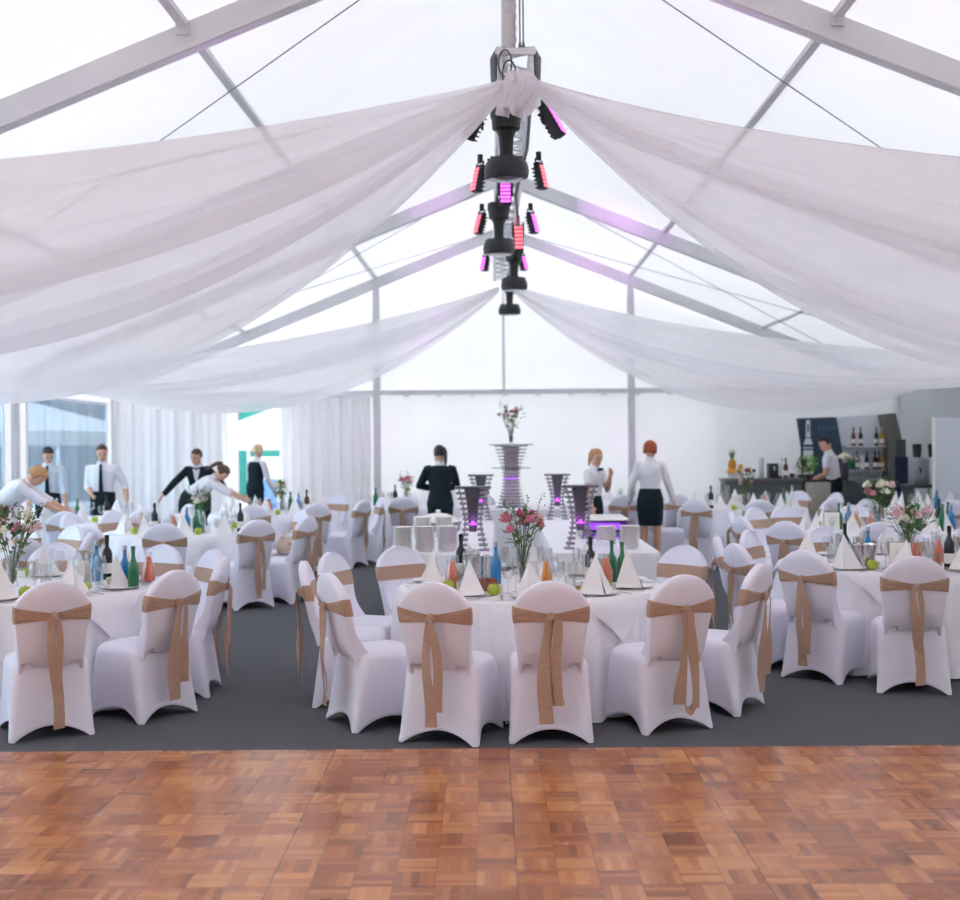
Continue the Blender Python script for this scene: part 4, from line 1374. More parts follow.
def herb(label, x, y, z, h, r, ma, seed, n=130):
    rnd = random.Random(seed)
    t = thing('potted_herb', label, 'plant', (x, y, z), 0, 'herbs on the bar')
    m = MB(); m.lathe([(.002, 0), (.05, 0), (.065, .10), (.06, .10), (.002, .09)], 16); obj('pot', m, M_['grey_panel'], t)
    m = MB()
    for i in range(7):
        a = rnd.uniform(0, 6.28); m.tube([(0, 0, .09), (.3 * r * math.cos(a), .3 * r * math.sin(a), h * .5), (.7 * r * math.cos(a), .7 * r * math.sin(a), h * .9)], .004, 5)
    obj('herb_stems', m, M_['stalk'], t)
    m = MB()
    for i in range(n):
        a = rnd.uniform(0, 6.28); q = rnd.uniform(0, 1); zz = .12 + (h - .12) * q; rr = r * rnd.uniform(.2, 1) * math.sin(PI * (.15 + .8 * q))
        c = V((rr * math.cos(a), rr * math.sin(a), zz)); d = V((math.cos(a), math.sin(a), rnd.uniform(-.3, 1))).normalized(); ln = rnd.uniform(.04, .08)
        sd = d.cross(V((0, 0, 1))).normalized() * ln * .3
        m.add([c, c + d * ln * .5 + sd, c + d * ln, c + d * ln * .5 - sd, c + d * ln * .5 + V((0, 0, .008))], [(0, 1, 4), (1, 2, 4), (2, 3, 4), (3, 0, 4)])
    obj('herb_leaves', m, M_[ma], t, False)


herb('dark leafy herb in the planter box, left of the bright one', 4.80, 20.3, 1.06, .36, .11, 'leaf', 4)
herb('bright green basil in the planter box beside the bartender', 4.94, 20.4, 1.06, .40, .13, 'leaf_bright', 5)
TABLES['counter'] = dict(d='bar counter', x=4.1, y=20.4)
t = thing('pineapple', 'pineapple standing at the left end of the bar counter', 'pineapple', (3.70, 20.45, 1.10))
m = MB(); m.rings([[V((r * math.cos(2 * PI * k / 16), r * math.sin(2 * PI * k / 16), z)) for k in range(16)] for r, z in ((.03, .12), (.055, .14), (.068, .20), (.064, .26), (.04, .31), (.015, .32))]); obj('pineapple_body', m, M_['pineapple'], t)
m = MB(); rnd = random.Random(2)
for i in range(26):
    a = i * 2.4; sp = .03 + .03 * (i % 3); c = V((.012 * math.cos(a), .012 * math.sin(a), .31)); tp = V((sp * math.cos(a), sp * math.sin(a), .36 + .10 * (26 - i) / 26 + .05))
    sd = V((-math.sin(a), math.cos(a), 0)) * .010
    m.add([c - sd, c + sd, tp, (c + tp) / 2 + V((0, 0, .012))], [(0, 1, 3), (1, 2, 3), (2, 0, 3)])
obj('pineapple_crown', m, M_['leaf'], t, False)
m = MB(); m.lathe([(.002, 0), (.07, 0), (.10, .06), (.12, .12), (.112, .12), (.09, .06), (.002, .01)], 22)
tag(obj('fruit_bowl', m, M_['glass'], loc=(3.72, 20.45, 1.10)), 'glass fruit bowl under the pineapple on the bar counter', 'bowl')
for i, (dx, dy, dz, nm) in enumerate(((-.07, -.05, .125, 'left'), (.08, -.04, .13, 'right'), (.12, .02, .19, 'topmost'), (-.02, -.08, .12, 'middle'))):
    m = MB(); m.ball((0, 0, 0), .042, 12, 8)
    tag(obj('orange', m, M_['fruit'], loc=(3.72 + dx, 20.45 + dy, 1.10 + dz)), nm + ' orange beside the pineapple on the bar', 'fruit', 'oranges on the bar')
t = thing('snack_carton', 'white carton with a red top on the bar counter', 'box', (3.98, 20.4, 1.10))
m = MB(); m.box((0, 0, .05), (.19, .14, .10), bev=.004); obj('carton_body', m, M_['paper'], t)
m = MB(); m.box((-.04, 0, .13), (.09, .1, .06), bev=.01); obj('red_pack', m, M_['redbox'], t); m = MB(); m.box((.06, 0, .125), (.05, .08, .05), bev=.01); obj('dark_pack', m, M_['black'], t)
m = MB(); m.lathe([(.002, 0), (.042, 0), (.042, .33), (.038, .34), (.002, .34)], 20)
tag(obj('paper_cup_tower', m, M_['alu'], loc=(4.17, 20.42, 1.10)), 'tall silver cup dispenser on the bar counter', 'dispenser')
t = thing('espresso_machine', 'black espresso machine on the bar counter', 'coffee machine', (4.36, 20.42, 1.10))
m = MB(); m.box((0, .05, .12), (.16, .2, .24), bev=.012); obj('machine_body', m, M_['black'], t)
m = MB(); m.box((.02, -.08, .02), (.18, .12, .035), bev=.006); obj('drip_tray', m, M_['blacksoft'], t); m = MB(); m.tube([(0, -.03, .18), (0, -.10, .17), (0, -.10, .13)], .014, 8); obj('spout', m, M_['alu'], t)
bottle('counter', 'white', 4.51, 20.45, 1.10); bottle('counter', 'brown', 4.56, 20.4, 1.10)
for i, (x, ma) in enumerate(((4.66, 'black'), (4.74, 'plate'))):
    m = MB(); m.lathe([(.002, 0), (.03, 0), (.042, .07), (.038, .07), (.026, .006), (.002, .006)], 16)
    tag(obj('cup', m, M_[ma], loc=(x, 20.42, 1.10)), ('black' if i == 0 else 'white') + ' cup near the right end of the bar counter', 'cup')

# back bar: folded panel wall with shelves
t = thing('back_bar_display', 'angular back bar display with printed panel and lit bottle shelves', 'bar display', (0, 22.2, 0))


def prism(m, pts, y0, y1):
    n = len(pts)
    m.add([(x, y0, z) for x, z in pts] + [(x, y1, z) for x, z in pts], [tuple(range(n)), tuple(range(n, 2 * n))[::-1]] + [(i, (i + 1) % n, n + (i + 1) % n, n + i) for i in range(n)])


def bx(px, Y=22.2): return -.1 + (px - 499) / 1250 * Y


def bz(py, px=840, Y=22.2): return 1.745 + (441 - (px - 480) * .0087 - py) / 1250 * Y


m = MB(); prism(m, [(bx(796), bz(418)), (bx(834), bz(417)), (bx(841), bz(450)), (bx(836), 0), (bx(801), 0), (bx(800), bz(447))], 0, .06); obj('printed_panel', m, M_['panel_blue'], t, False)
m = MB(); prism(m, [(bx(809), bz(419)), (bx(835), bz(417.5)), (bx(839), bz(441)), (bx(815), bz(478))], -.012, 0)
pn = obj('panel_art', m, M_['panel_navy'], t, False)
# the big pale bottle printed on the panel, with its blue bands
m = MB(); cxp = bx(806.5)
prism(m, [(cxp + sx * w, z) for sx, w, z in ((-1, .085, 1.0), (-1, .085, bz(447)), (-1, .075, bz(443)), (-1, .04, bz(438)), (-1, .032, bz(420)), (1, .032, bz(420)), (1, .04, bz(438)), (1, .075, bz(443)), (1, .085, bz(447)), (1, .085, 1.0))], -.03, -.013)
bp = obj('printed_bottle', m, M_['white_glass'], t, False)
m = MB()
for z0, hh, w in ((bz(445.5), .05, .082), (bz(449), .03, .086), (bz(428), .14, .014), (bz(437.5), .02, .036)):
    m.box((cxp, -.034, z0), (2 * w, .006, hh))
obj('bottle_band', m, M_['panel_navy'], bp, False)
m = MB()     # faint lettering, too soft in the photo to read
for k in range(5): m.box((bx(818 + k * 3.6), -.02, bz(428)), (.035, .006, .075), bev=.002)
obj('faint_lettering', m, mat('faint_blue_print', '4A6076', .5), t, False)
m = MB(); prism(m, [(bx(834.5), bz(417)), (bx(877), bz(415)), (bx(882), bz(445)), (bx(878), 0), (bx(837), 0), (bx(841), bz(450))], .05, .09); obj('white_shelf_wall', m, M_['panel_white'], t, False)
m = MB(); prism(m, [(bx(877.5), bz(415)), (bx(889), bz(414)), (bx(896), bz(445)), (bx(889), 0), (bx(878), 0), (bx(882.5), bz(446))], -.28, .1); obj('grey_side_fin', m, M_['bar_side'], t, False)
m = MB(); m.box((bx(861), -.1, bz(446.5)), (bx(881) - bx(842), .24, .02)); m.box((bx(861), -.1, bz(470)), (bx(879) - bx(842), .24, .02)); obj('glass_shelf', m, M_['panel_white'], t, False)
m = MB(); m.box((bx(858), -.25, .5), (bx(880) - bx(836), .5, 1.0), bev=.006); obj('back_counter', m, M_['bar_grey'], t)
TABLES['shelf'] = dict(d='back bar shelves', x=6.1, y=22.1)
zs1, zs2 = bz(446.5) + .011, bz(470) + .011
for px, kd in ((850, 'brown'), (857, 'dark'), (872.5, 'dark'), (878, 'amber')):
    bottle('shelf', kd, bx(px), 22.08, zs1, True)
for px, kd in ((846, 'green'), (849.5, 'green'), (853.5, 'brown'), (858.5, 'white'), (863, 'dark'), (871, 'dark'), (875, 'brown'), (878, 'amber')):
    bottle('shelf', kd, bx(px), 22.08, zs2, kd not in ('green',))
for i in range(9):
    put('wine_glass', GL_W, 'glass', 'shelf', 'upturned clear glass', (bx(842 + 3.6 * i), 21.86, 1.001), 0, grp='glasses')
t = thing('flower_planter', 'grey planter of white blossoms beside the bartender', 'planter', (bx(842, 21.6), 21.6, 1.0))
m = MB(); m.lathe([(.002, 0), (.07, 0), (.11, .32), (.10, .32), (.002, .3)], 18); obj('pot', m, M_['grey_panel'], t)
m = MB(); rnd = random.Random(9)
for i in range(60):
    a = rnd.uniform(0, 6.28); r = rnd.uniform(0, .22); m.ball((r * math.cos(a), r * math.sin(a) * .7, .40 + .05 * (1 - r / .22) + rnd.uniform(-.02, .02)), .028, 6, 5)
obj('white_blossom', m, M_['cream'], t)
m = MB()
for i in range(60):
    a = rnd.uniform(0, 6.28); r = rnd.uniform(.1, .26); c = V((r * math.cos(a), r * math.sin(a) * .7, .35 + rnd.uniform(-.03, .03))); d = V((math.cos(a), math.sin(a), .1)); sd = V((-math.sin(a), math.cos(a), 0)) * .02
    m.add([c, c + d * .04 + sd, c + d * .08, c + d * .04 - sd, c + d * .04 + V((0, 0, .01))], [(0, 1, 4), (1, 2, 4), (2, 3, 4), (3, 0, 4)])
obj('planter_leaves', m, M_['leaf'], t, False)
# right of the bar
t = thing('roll_up_banner', 'navy banner standing right of the back bar', 'banner', (6.62, 21.0, 0))
m = MB(); m.box((0, 0, .72), (.22, .03, 1.40)); obj('banner_sheet', m, M_['navy'], t, False); m = MB(); m.box((0, 0, .02), (.26, .18, .04), bev=.01); obj('banner_foot', m, M_['alu'], t)
m = MB(); m.box((0, .01, 1.56), (.16, .02, .3)); obj('banner_header', m, M_['bar_grey'], t, False)
for i, (x, lab, ma, hh) in enumerate(((6.55, 'left one of the silver drink dispensers', 'alu', .42), (6.80, 'right one of the silver drink dispensers', 'panel_white', .42), (7.02, 'rust orange drink dispenser', 'orange', .36))):
    t = thing('drink_dispenser', lab + ' beside the white panel', 'dispenser', (x, 20.0, 1.0))
    m = MB(); m.box((0, 0, hh / 2), (.19, .26, hh), bev=.012); obj('dispenser_body', m, M_[ma], t)
    m = MB(); m.lathe([(.002, hh + .005), (.06, hh + .005), (.075, hh + .2), (.06, hh + .22), (.002, hh + .22)], 16); obj('hopper', m, M_['black'], t)
    m = MB(); m.tube([(0, -.12, .25), (0, -.18, .24), (0, -.18, .18)], .014, 8); obj('spout', m, M_['blacksoft'], t)
t = thing('serving_bench', 'dark bench carrying the drink dispensers', 'bench', (6.8, 20.0, 0))
m = MB(); m.box((0, 0, .97), (.9, .5, .06), bev=.006); obj('bench_top', m, M_['bar_grey'], t)
for sx in (-1, 1):
    m = MB(); m.box((sx * .4, 0, .47), (.05, .46, .94)); obj('bench_side', m, M_['bar_grey'], t)
t = thing('white_partition_panel', 'tall white partition panel at the right edge', 'partition', (6.88, 18.75, 0))
m = MB(); m.box((0, 0, 1.04), (1.0, .05, 1.98), bev=.006); obj('panel_board', m, M_['panel_white'], t)
m = MB()
for sx in (-1, 1): m.box((sx * .495, 0, 1.02), (.03, .07, 2.04)); m.box((sx * .4, 0, .015), (.06, .4, .03))
m.box((0, -.03, .62), (.96, .012, .012)); obj('panel_frame', m, M_['paper'], t, False)

# ------------------------------------------------------------------ outside: seen through doorway and windows, plus an unseen sky blocker
m = MB(); m.add([(-45, -25, -.03), (45, -25, -.03), (45, 60, -.03), (-45, 60, -.03)], [(0, 1, 2, 3)])
struct('ground_outside', m, M_['paving'])
t = thing('teal_building', 'teal clad building outside the open doorway', 'building', (-4.5, 42.0, 0))
m = MB(); m.box((0, 1, 3), (9, 2, 6)); obj('building_wall', m, M_['teal'], t, False)
for i in range(4):
    for j in range(3):
        w = MB(); w.box((-2.1 + i * 1.5, -.03, 1.05 + j * 1.5), (1.2, .06, 1.1)); wi = obj('building_window', w, M_['window_dark'], t, False)
        b = MB()
        for k in range(4): b.box((-2.1 + i * 1.5 - .45 + .3 * k, -.07, 1.05 + j * 1.5), (.03, .03, 1.1))
        for k in range(3): b.box((-2.1 + i * 1.5, -.07, .7 + j * 1.5 + .35 * k), (1.2, .03, .03))
        obj('glazing_bar', b, M_['teal'], wi, False)


def canopy(label, x, y, half, ze, zp):
    t = thing('pagoda_canopy', label, 'canopy', (x, y, 0))
    m = MB()
    c = [(-half, -half), (half, -half), (half, half), (-half, half)]
    m.add([(a, b, ze) for a, b in c] + [(0, 0, zp)] + [(a, b, ze - .32) for a, b in c], [(0, 1, 4), (1, 2, 4), (2, 3, 4), (3, 0, 4), (0, 1, 6, 5), (1, 2, 7, 6), (2, 3, 8, 7), (3, 0, 5, 8)])
    obj('canopy_cloth', m, M_['canopy'], t, False)
    for a, b in c:
        m = MB(); m.tube([(a * .97, b * .97, 0), (a * .97, b * .97, ze - .02)], .04, 8); obj('canopy_pole', m, M_['alu'], t)


canopy('white canopy seen through the open doorway', -4.2, 30.4, 2.6, 1.9, 3.1)
canopy('white canopy seen through the left window', -13.1, 30.5, 3.5, 2.05, 3.2)
t = thing('blue_drum', 'blue plastic drum outside the doorway', 'drum', (-5.0, 26.0, 0))
m = MB(); m.lathe([(.002, 0), (.26, 0), (.28, .05), (.28, .45), (.3, .5), (.28, .55), (.28, .95), (.25, 1.0), (.002, 1.0)], 24); obj('drum_body', m, M_['barrel'], t)
m = MB(); m.lathe([(.002, 1.005), (.2, 1.005), (.2, 1.04), (.002, 1.04)], 20); obj('drum_lid', m, M_['paper'], t)
m = MB(); m.box((-5.0, 26.9, .72), (.9, .06, 1.44), bev=.01)
tag(obj('notice_board', m, M_['creamboard']), 'cream board standing behind the blue drum', 'board')
m = MB(); m.grid(lambda u, v: (-26 + 18 * u, 38 + .25 * math.sin(60 * u), 4.6 * v), 160, 3)
tag(obj('sheeted_fence', m, M_['bluegrey']), 'tall blue grey sheeted fence beyond the left windows', 'fence')
t = thing('added_sky_blocker', 'unseen dark block added outside to shade the right of the tent', 'building', (17.5, 29, 0))  # unseen block and wing, added to keep sky and sun off the right side
m = MB(); m.box((0, 0, 3.6), (14, 26, 7.2)); obj('blocker_body', m, M_['shade'], t, False)
m = MB(); m.box((0, 0, 7.3), (14.6, 26.6, .2)); obj('blocker_cap', m, M_['bar_grey'], t, False)
m = MB(); m.box((-10.4, -.5, 2.6), (7.0, 5, 5.2)); obj('blocker_wing', m, M_['shade'], t, False)
# ------------------------------------------------------------------ people
def remeshed(mb, vox, smooth=3):
    me = mb.mesh('tmp', [])
    o = bpy.data.objects.new('tmp', me); COL.objects.link(o)
    r = o.modifiers.new('r', 'REMESH'); r.mode = 'VOXEL'; r.voxel_size = vox
    s = o.modifiers.new('s', 'SMOOTH'); s.factor = .5; s.iterations = smooth
    dg = bpy.context.evaluated_depsgraph_get()
    out = bpy.data.meshes.new_from_object(o.evaluated_get(dg))
    bpy.data.objects.remove(o)
    out.shade_smooth()
    return out


def loft(m, pts, radii, side, n=14):
    """closed limb: elliptical rings (half width along side, half depth) along a path"""
    pts = [V(p) for p in pts]
    rs = []
    for i, p in enumerate(pts):
        t = (pts[min(i + 1, len(pts) - 1)] - pts[max(i - 1, 0)]).normalized()
        sd = V(side); sd = (sd - t * sd.dot(t)).normalized()
        u = t.cross(sd)
        a, b = radii[i] if isinstance(radii[i], tuple) else (radii[i], radii[i])
        rs.append([p + sd * a * math.cos(2 * PI * k / n) + u * b * math.sin(2 * PI * k / n) for k in range(n)])
    m.rings(rs)


def ik(a, b, l1, l2, hint):
    a, b = V(a), V(b)
    d = b - a; L = min(d.length, (l1 + l2) * .998); d.normalize()
    b2 = a + d * L
    q = (l1 * l1 - l2 * l2 + L * L) / (2 * L)
    h = math.sqrt(max(1e-6, l1 * l1 - q * q))
    hn = V(hint); hn = (hn - d * hn.dot(d)).normalized()
    return a + d * q + hn * h, b2


def person(label, x, y, rz, H=1.70, fem=True, lean=0, head=(0, 0), hands=((-.30, .05, .80), (.30, .05, .80)), hair=('blond', 'short'),
           top='shirt', sleeve='long', bottom='trousers', tie=None, vest=False, twist=0, hints=((-.4, -1, -.3), (.4, -1, -.3)), apron=False, build=1.0, zoff=0):
    s = H / 1.70
    root = thing('person', label, 'person', (x, y, zoff), rz)
    piv = V((0, 0, .93)); ln = D(lean)
    Tw = Matrix.Rotation(D(twist), 3, 'Z')

    def up(p, k=1.0):
        p = V(p)
        q = max(0, min(1, (p.z - .86) / .34)); q = q * q * (3 - 2 * q)
        R = Matrix.Rotation(-ln * q * k, 3, 'X')
        w = Tw if q > .5 else Matrix.Rotation(D(twist) * q * 2, 3, 'Z') if twist else Matrix.Identity(3)
        r = w @ (R @ (p - piv)) + piv
        return r - V((0, .10 * math.sin(ln), .0))
    UPR = Tw @ Matrix.Rotation(-ln, 3, 'X')
    sw = .165 if fem else .182
    bw = build
    tors = [(.80, .158, .112), (.88, .168, .118), (.96, .152, .108), (1.05, .126 if fem else .142, .098), (1.14, .132 if fem else .15, .104), (1.24, .15 if fem else .168, .118 if fem else .112),
            (1.33, .158 if fem else .18, .108), (1.39, .125 if fem else .14, .085), (1.425, .072, .064), (1.46, .052, .056), (1.53, .048, .054)]
    side = UPR @ V((1, 0, 0))
    bm_ = MB()
    loft(bm_, [up((0, 0, z)) for z, a, b in tors], [(a * bw, b * bw) for z, a, b in tors], side, 18)
    # head
    hc = up((0, .0, 1.53))
    RH = UPR @ Matrix.Rotation(D(head[0]), 3, 'Z') @ Matrix.Rotation(D(head[1]), 3, 'X')
    hp = lambda p: hc + RH @ (V(p) - V((0, 0, 1.53)))
    hr = [(1.478, .026, .028, .055), (1.49, .042, .048, .045), (1.515, .056, .070, .028), (1.55, .066, .086, .014), (1.59, .072, .094, .006), (1.63, .074, .097, .002), (1.665, .066, .088, -.002), (1.69, .044, .060, -.006), (1.70, .016, .02, -.008)]
    bm_.rings([[hp((a * math.cos(2 * PI * k / 18), yo + b * math.sin(2 * PI * k / 18), z)) for k in range(18)] for z, a, b, yo in hr])
    bm_.rings([[hp((a * math.cos(2 * PI * k / 8), .088 + yo + b * math.sin(2 * PI * k / 8), z)) for k in range(8)] for z, a, b, yo in ((1.545, .012, .012, .006), (1.558, .017, .02, .012), (1.58, .010, .016, .008), (1.61, .007, .008, .0))])
    for e in (-1, 1):
        bm_.ball(hp((e * .073, -.004, 1.585)), (.010, .020, .032), 8, 6, RH)
        bm_.ball(hp((e * .03, .085, 1.612)), (.02, .012, .008), 8, 5, RH)
    bm_.ball(hp((0, .092, 1.537)), (.024, .010, .010), 8, 5, RH)
    arms = []
    for i, e in enumerate((-1, 1)):
        sh = up((e * sw * bw, -.005, 1.365))
        wr = V(hands[i]) / s
        el, wr = ik(sh, wr, .285, .255, hints[i])
        d1, d2 = (el - sh), (wr - el)
        pth = [sh, sh + d1 * .25, sh + d1 * .6, el, el + d2 * .3, el + d2 * .7, wr]
        rad = [.052, .049, .044, .038, .041, .033, .025] if fem else [.060, .056, .050, .042, .045, .037, .028]
        loft(bm_, pth, [r * bw for r in rad], d1.cross(d2) if d1.cross(d2).length > 1e-4 else V((0, 1, 0)), 12)
        arms.append((sh, el, wr))
        # hand: palm, four unequal curled fingers, thumb from the side of the palm
        dh = d2.normalized(); pn = V((-e, 0, 0)); pn = (pn - dh * pn.dot(dh)).normalized(); sd = dh.cross(pn).normalized()
        pc = wr + dh * .045
        loft(bm_, [wr - dh * .01, wr + dh * .02, pc, wr + dh * .085], [(.022, .016), (.034, .015), (.040, .014), (.038, .012)], sd, 10)
        for j, (o_, l_) in enumerate(((-.030, .062), (-.010, .076), (.010, .080), (.029, .070))):
            b0 = wr + dh * .080 + sd * o_
            b1 = b0 + (dh * .9 + pn * .25) * l_ * .5; b2 = b1 + (dh * .55 + pn * .75) * l_ * .32; b3 = b2 + (dh * .2 + pn * .95) * l_ * .25
            bm_.tube([b0 - dh * .02, b0, b1, b2, b3], [.0088, .0088, .0082, .0076, .0062], 7)
        t0 = wr + dh * .025 + sd * .030 * 1; f = 1 if sd.dot(V((0, 1, 0))) > 0 else -1
        t0 = wr + dh * .025 + sd * .03 * f
        t1 = t0 + (dh * .55 + sd * f * .7 + pn * .3) * .036; t2 = t1 + (dh * .9 + pn * .3) * .030
        bm_.tube([wr + dh * .02, t0, t1, t2], [.012, .0115, .010, .008], 7)
    hipy = -.10 * math.sin(ln)
    for e in (-1, 1):
        lg = [(e * .085, hipy, .90), (e * .09, hipy, .78), (e * .092, .004 + hipy * .7, .62), (e * .092, .012 + hipy * .5, .48), (e * .093, hipy * .3, .36), (e * .095, -.012, .20), (e * .096, -.016, .085), (e * .097, -.014, .045)]
        loft(bm_, lg, [.088, .084, .070, .055, .054, .040, .036, .036], (1, 0, 0), 12)
        loft(bm_, [(e * .097, -.055, .035), (e * .098, .0, .045), (e * .104, .08, .032), (e * .11, .15, .022), (e * .112, .185, .018)], [(.028, .030), (.034, .038), (.040, .026), (.040, .018), (.02, .012)], (1, 0, 0), 10)
    body = remeshed(bm_, .0085, 2)
    for ma in ('skin', 'eye', 'lip'): body.materials.append(M_[ma])
    ex = MB(); ex.cur = 1
    for e in (-1, 1):
        ex.ball(hp((e * .030, .093, 1.598)), (.013, .008, .007), 8, 6, RH)
        ex.ball(hp((e * .031, .094, 1.622)), (.018, .006, .004), 8, 5, RH)
    ex.cur = 2; ex.ball(hp((0, .103, 1.537)), (.021, .005, .006), 8, 5, RH)
    em = ex.mesh('x', [M_['skin'], M_['eye'], M_['lip']])
    bm2 = bmesh.new(); bm2.from_mesh(body); bm2.from_mesh(em); bm2.to_mesh(body); bm2.free(); body.shade_smooth()
    link('body', body, root, scale=(s, s, s))
    # clothes
    def cloth(name, fn, ma, vox=.011, smooth=4):
        c = MB(); fn(c); me = remeshed(c, vox, smooth); me.materials.append(M_[ma]); return link(name, me, root, scale=(s, s, s))

    def shirtfn(c, ex_=.012, sl=sleeve, z0=.84, z1=1.435):
        rows = [r for r in tors if z0 - .03 <= r[0] <= z1]
        loft(c, [up((0, 0, z)) for z, a, b in rows], [(a * bw + ex_, b * bw + ex_) for z, a, b in rows], side, 18)
        if sl:
            for sh, el, wr in arms:
                d1, d2 = el - sh, wr - el
                end = {'long': 1.0, 'rolled': .35, 'short': None}[sl]
                pth = [sh + (up((0, 0, 1.37)) - sh) * .25, sh, sh + d1 * .3, sh + d1 * .65] + ([el, el + d2 * min(.45, end), el + d2 * end * .97] if end else [])
                rr = [.058, .060, .058, .056, .053, .048, .041] if not fem else [.062, .060, .055, .052, .050, .045, .037]
                loft(c, pth, [r * bw + ex_ * .4 for r in rr[:len(pth)]], d1.cross(d2) if d1.cross(d2).length > 1e-4 else V((0, 1, 0)), 12)
    topm = {'shirt': 'shirt', 'blueshirt': 'blueshirt', 'jacket': 'jacket'}[top]
    sh_ = cloth('jacket' if top == 'jacket' else 'shirt', lambda c: shirtfn(c, .020 if top == 'jacket' else .013, sleeve, .80 if top == 'jacket' else .88), topm)
    # collar
    c = MB()
    ringz = [(1.415, .088, .078), (1.44, .072, .068), (1.475, .060, .066)]
    c.rings([[up((a * math.cos(2 * PI * k / 20), b * math.sin(2 * PI * k / 20) + .004, z + (.012 * math.sin(2 * PI * k / 20) * -1))) for k in range(20)] for z, a, b in ringz], cap=False)
    co = obj('collar', c, M_['shirt'], root, scale=(s, s, s))
    if top == 'jacket':     # white blouse front in the jacket's neckline
        c = MB(); c.add([up((-.055, .105, 1.42)), up((.055, .105, 1.42)), up((.03, .145, 1.28)), up((0, .142, 1.16)), up((-.03, .145, 1.28)), up((0, .122, 1.40))], [(0, 4, 5), (5, 4, 2), (5, 2, 1), (4, 3, 2)])
        obj('blouse_front', c, M_['shirt'], root, scale=(s, s, s))
    if vest:
        cloth('vest', lambda c: shirtfn(c, .024, None, .84, 1.40), 'jacket')
    if tie == 'long':
        c = MB()
        pts = [up((0, .105 + .03 * min(1, k / 3), 1.43 - .055 * k)) + UPR @ V((0, .012, 0)) for k in range(10)]
        c.ribbon(pts, [side] * 10, [.035, .03, .04, .045, .05, .055, .06, .065, .065, .03], .008)
        obj('necktie', c, M_['jacket'], root, scale=(s, s, s))
    if tie == 'bow':
        c = MB()
        for e in (-1, 1): c.ball(up((e * .035, .098, 1.425)), (.032, .012, .022), 8, 6, UPR)
        c.ball(up((0, .105, 1.425)), .014, 8, 6); obj('bow_tie', c, M_['jacket'], root, scale=(s, s, s))
    if bottom == 'skirt':
        def sk(c):
            loft(c, [up((0, 0, 1.05)), up((0, 0, .98)), up((0, 0, .90)), (0, hipy, .80), (0, hipy * .8 + .004, .66), (0, hipy * .6 + .008, .53)], [(.142 * bw, .114 * bw), (.166 * bw, .122 * bw), (.186 * bw, .136 * bw), (.190, .142), (.180, .125), (.168, .112)], (1, 0, 0), 20)
        cloth('skirt', sk, 'jacket')
    else:
        def tr(c):
            loft(c, [up((0, 0, 1.04)), up((0, 0, .97)), up((0, 0, .90)), (0, hipy, .82), (0, hipy, .77)], [(.150 * bw, .116 * bw), (.170 * bw, .124 * bw), (.182 * bw, .134 * bw), (.178, .125), (.16, .1)], (1, 0, 0), 20)
            for e in (-1, 1):
                loft(c, [(e * .085, hipy, .88), (e * .09, hipy, .76), (e * .092, .004 + hipy * .7, .62), (e * .093, .01 + hipy * .5, .46), (e * .095, -.002 + hipy * .2, .25), (e * .096, -.008, .07)], [.100, .096, .084, .072, .066, .066], (1, 0, 0), 12)
        cloth('trousers', tr, 'jacket')
    if apron:
        c = MB(); loft(c, [up((0, 0, 1.02)), up((0, 0, 1.0)), up((0, 0, .95))], [(.165, .13), (.176, .138), (.180, .14)], side, 20); obj('apron_waistband', c, M_['jacket'], root, scale=(s, s, s))
        c = MB(); c.ribbon([up((.02, .15, .99)), up((.025, .155, .90)), (.03, .155 + hipy, .78), (.02, .15 + hipy, .62)], [side] * 4, [.05, .05, .05, .04], .006); obj('apron_ties', c, M_['jacket'], root, scale=(s, s, s))
    # shoes
    for e in (-1, 1):
        c = MB(); loft(c, [(e * .097, -.066, .030), (e * .098, .0, .034), (e * .104, .08, .030), (e * .11, .16, .022), (e * .112, .198, .018)], [(.034, .030), (.040, .034), (.046, .026), (.045, .021), (.02, .012)], (1, 0, 0), 12)
        c.box((e * .098, -.045, .008), (.05, .05, .016)); obj('shoe', c, M_['tights'], root, scale=(s, s, s))
    # hair
    col, st = hair
    big = {'short': 1.0, 'bob': 1.17, 'pony': 1.0, 'full': 1.16}[st]
    c = MB()
    low = {'short': 1.565, 'bob': 1.53, 'pony': 1.555, 'full': 1.545}[st]
    n = 22
    def hring(z, k):
        q = (z - 1.52) / .20
        a = .084 * big * math.sqrt(max(.03, 1 - max(0, (z - 1.61) / .112) ** 2)); b = .106 * big * math.sqrt(max(.03, 1 - max(0, (z - 1.61) / .112) ** 2))
        out = []
        for i in range(n):
            an = 2 * PI * i / n
            yy = b * math.sin(an)
            lim = (.104 if z > 1.668 else .074 if z > 1.645 else .025 if st != 'short' else .0)      # hairline: the face stays free
            out.append(hp((a * math.cos(an), min(yy, lim) - .006, z)))
        return out
    c.rings([hring(low + (1.72 - low) * k / 9, k) for k in range(10)])
    if st == 'pony':
        bk = V((0, -.10, 1.64))
        loft(c, [hp(bk + V((0, .03, .0))), hp(bk + V((0, -.035, .005))), hp(bk + V((0, -.062, -.05))), hp(bk + V((0, -.055, -.15))), hp(bk + V((0, -.045, -.25)))], [.026, .030, .032, .028, .010], side, 10)
    me = remeshed(c, .011, 3); me.materials.append(M_['hair_' + col]); link('hair', me, root, scale=(s, s, s))
    return root


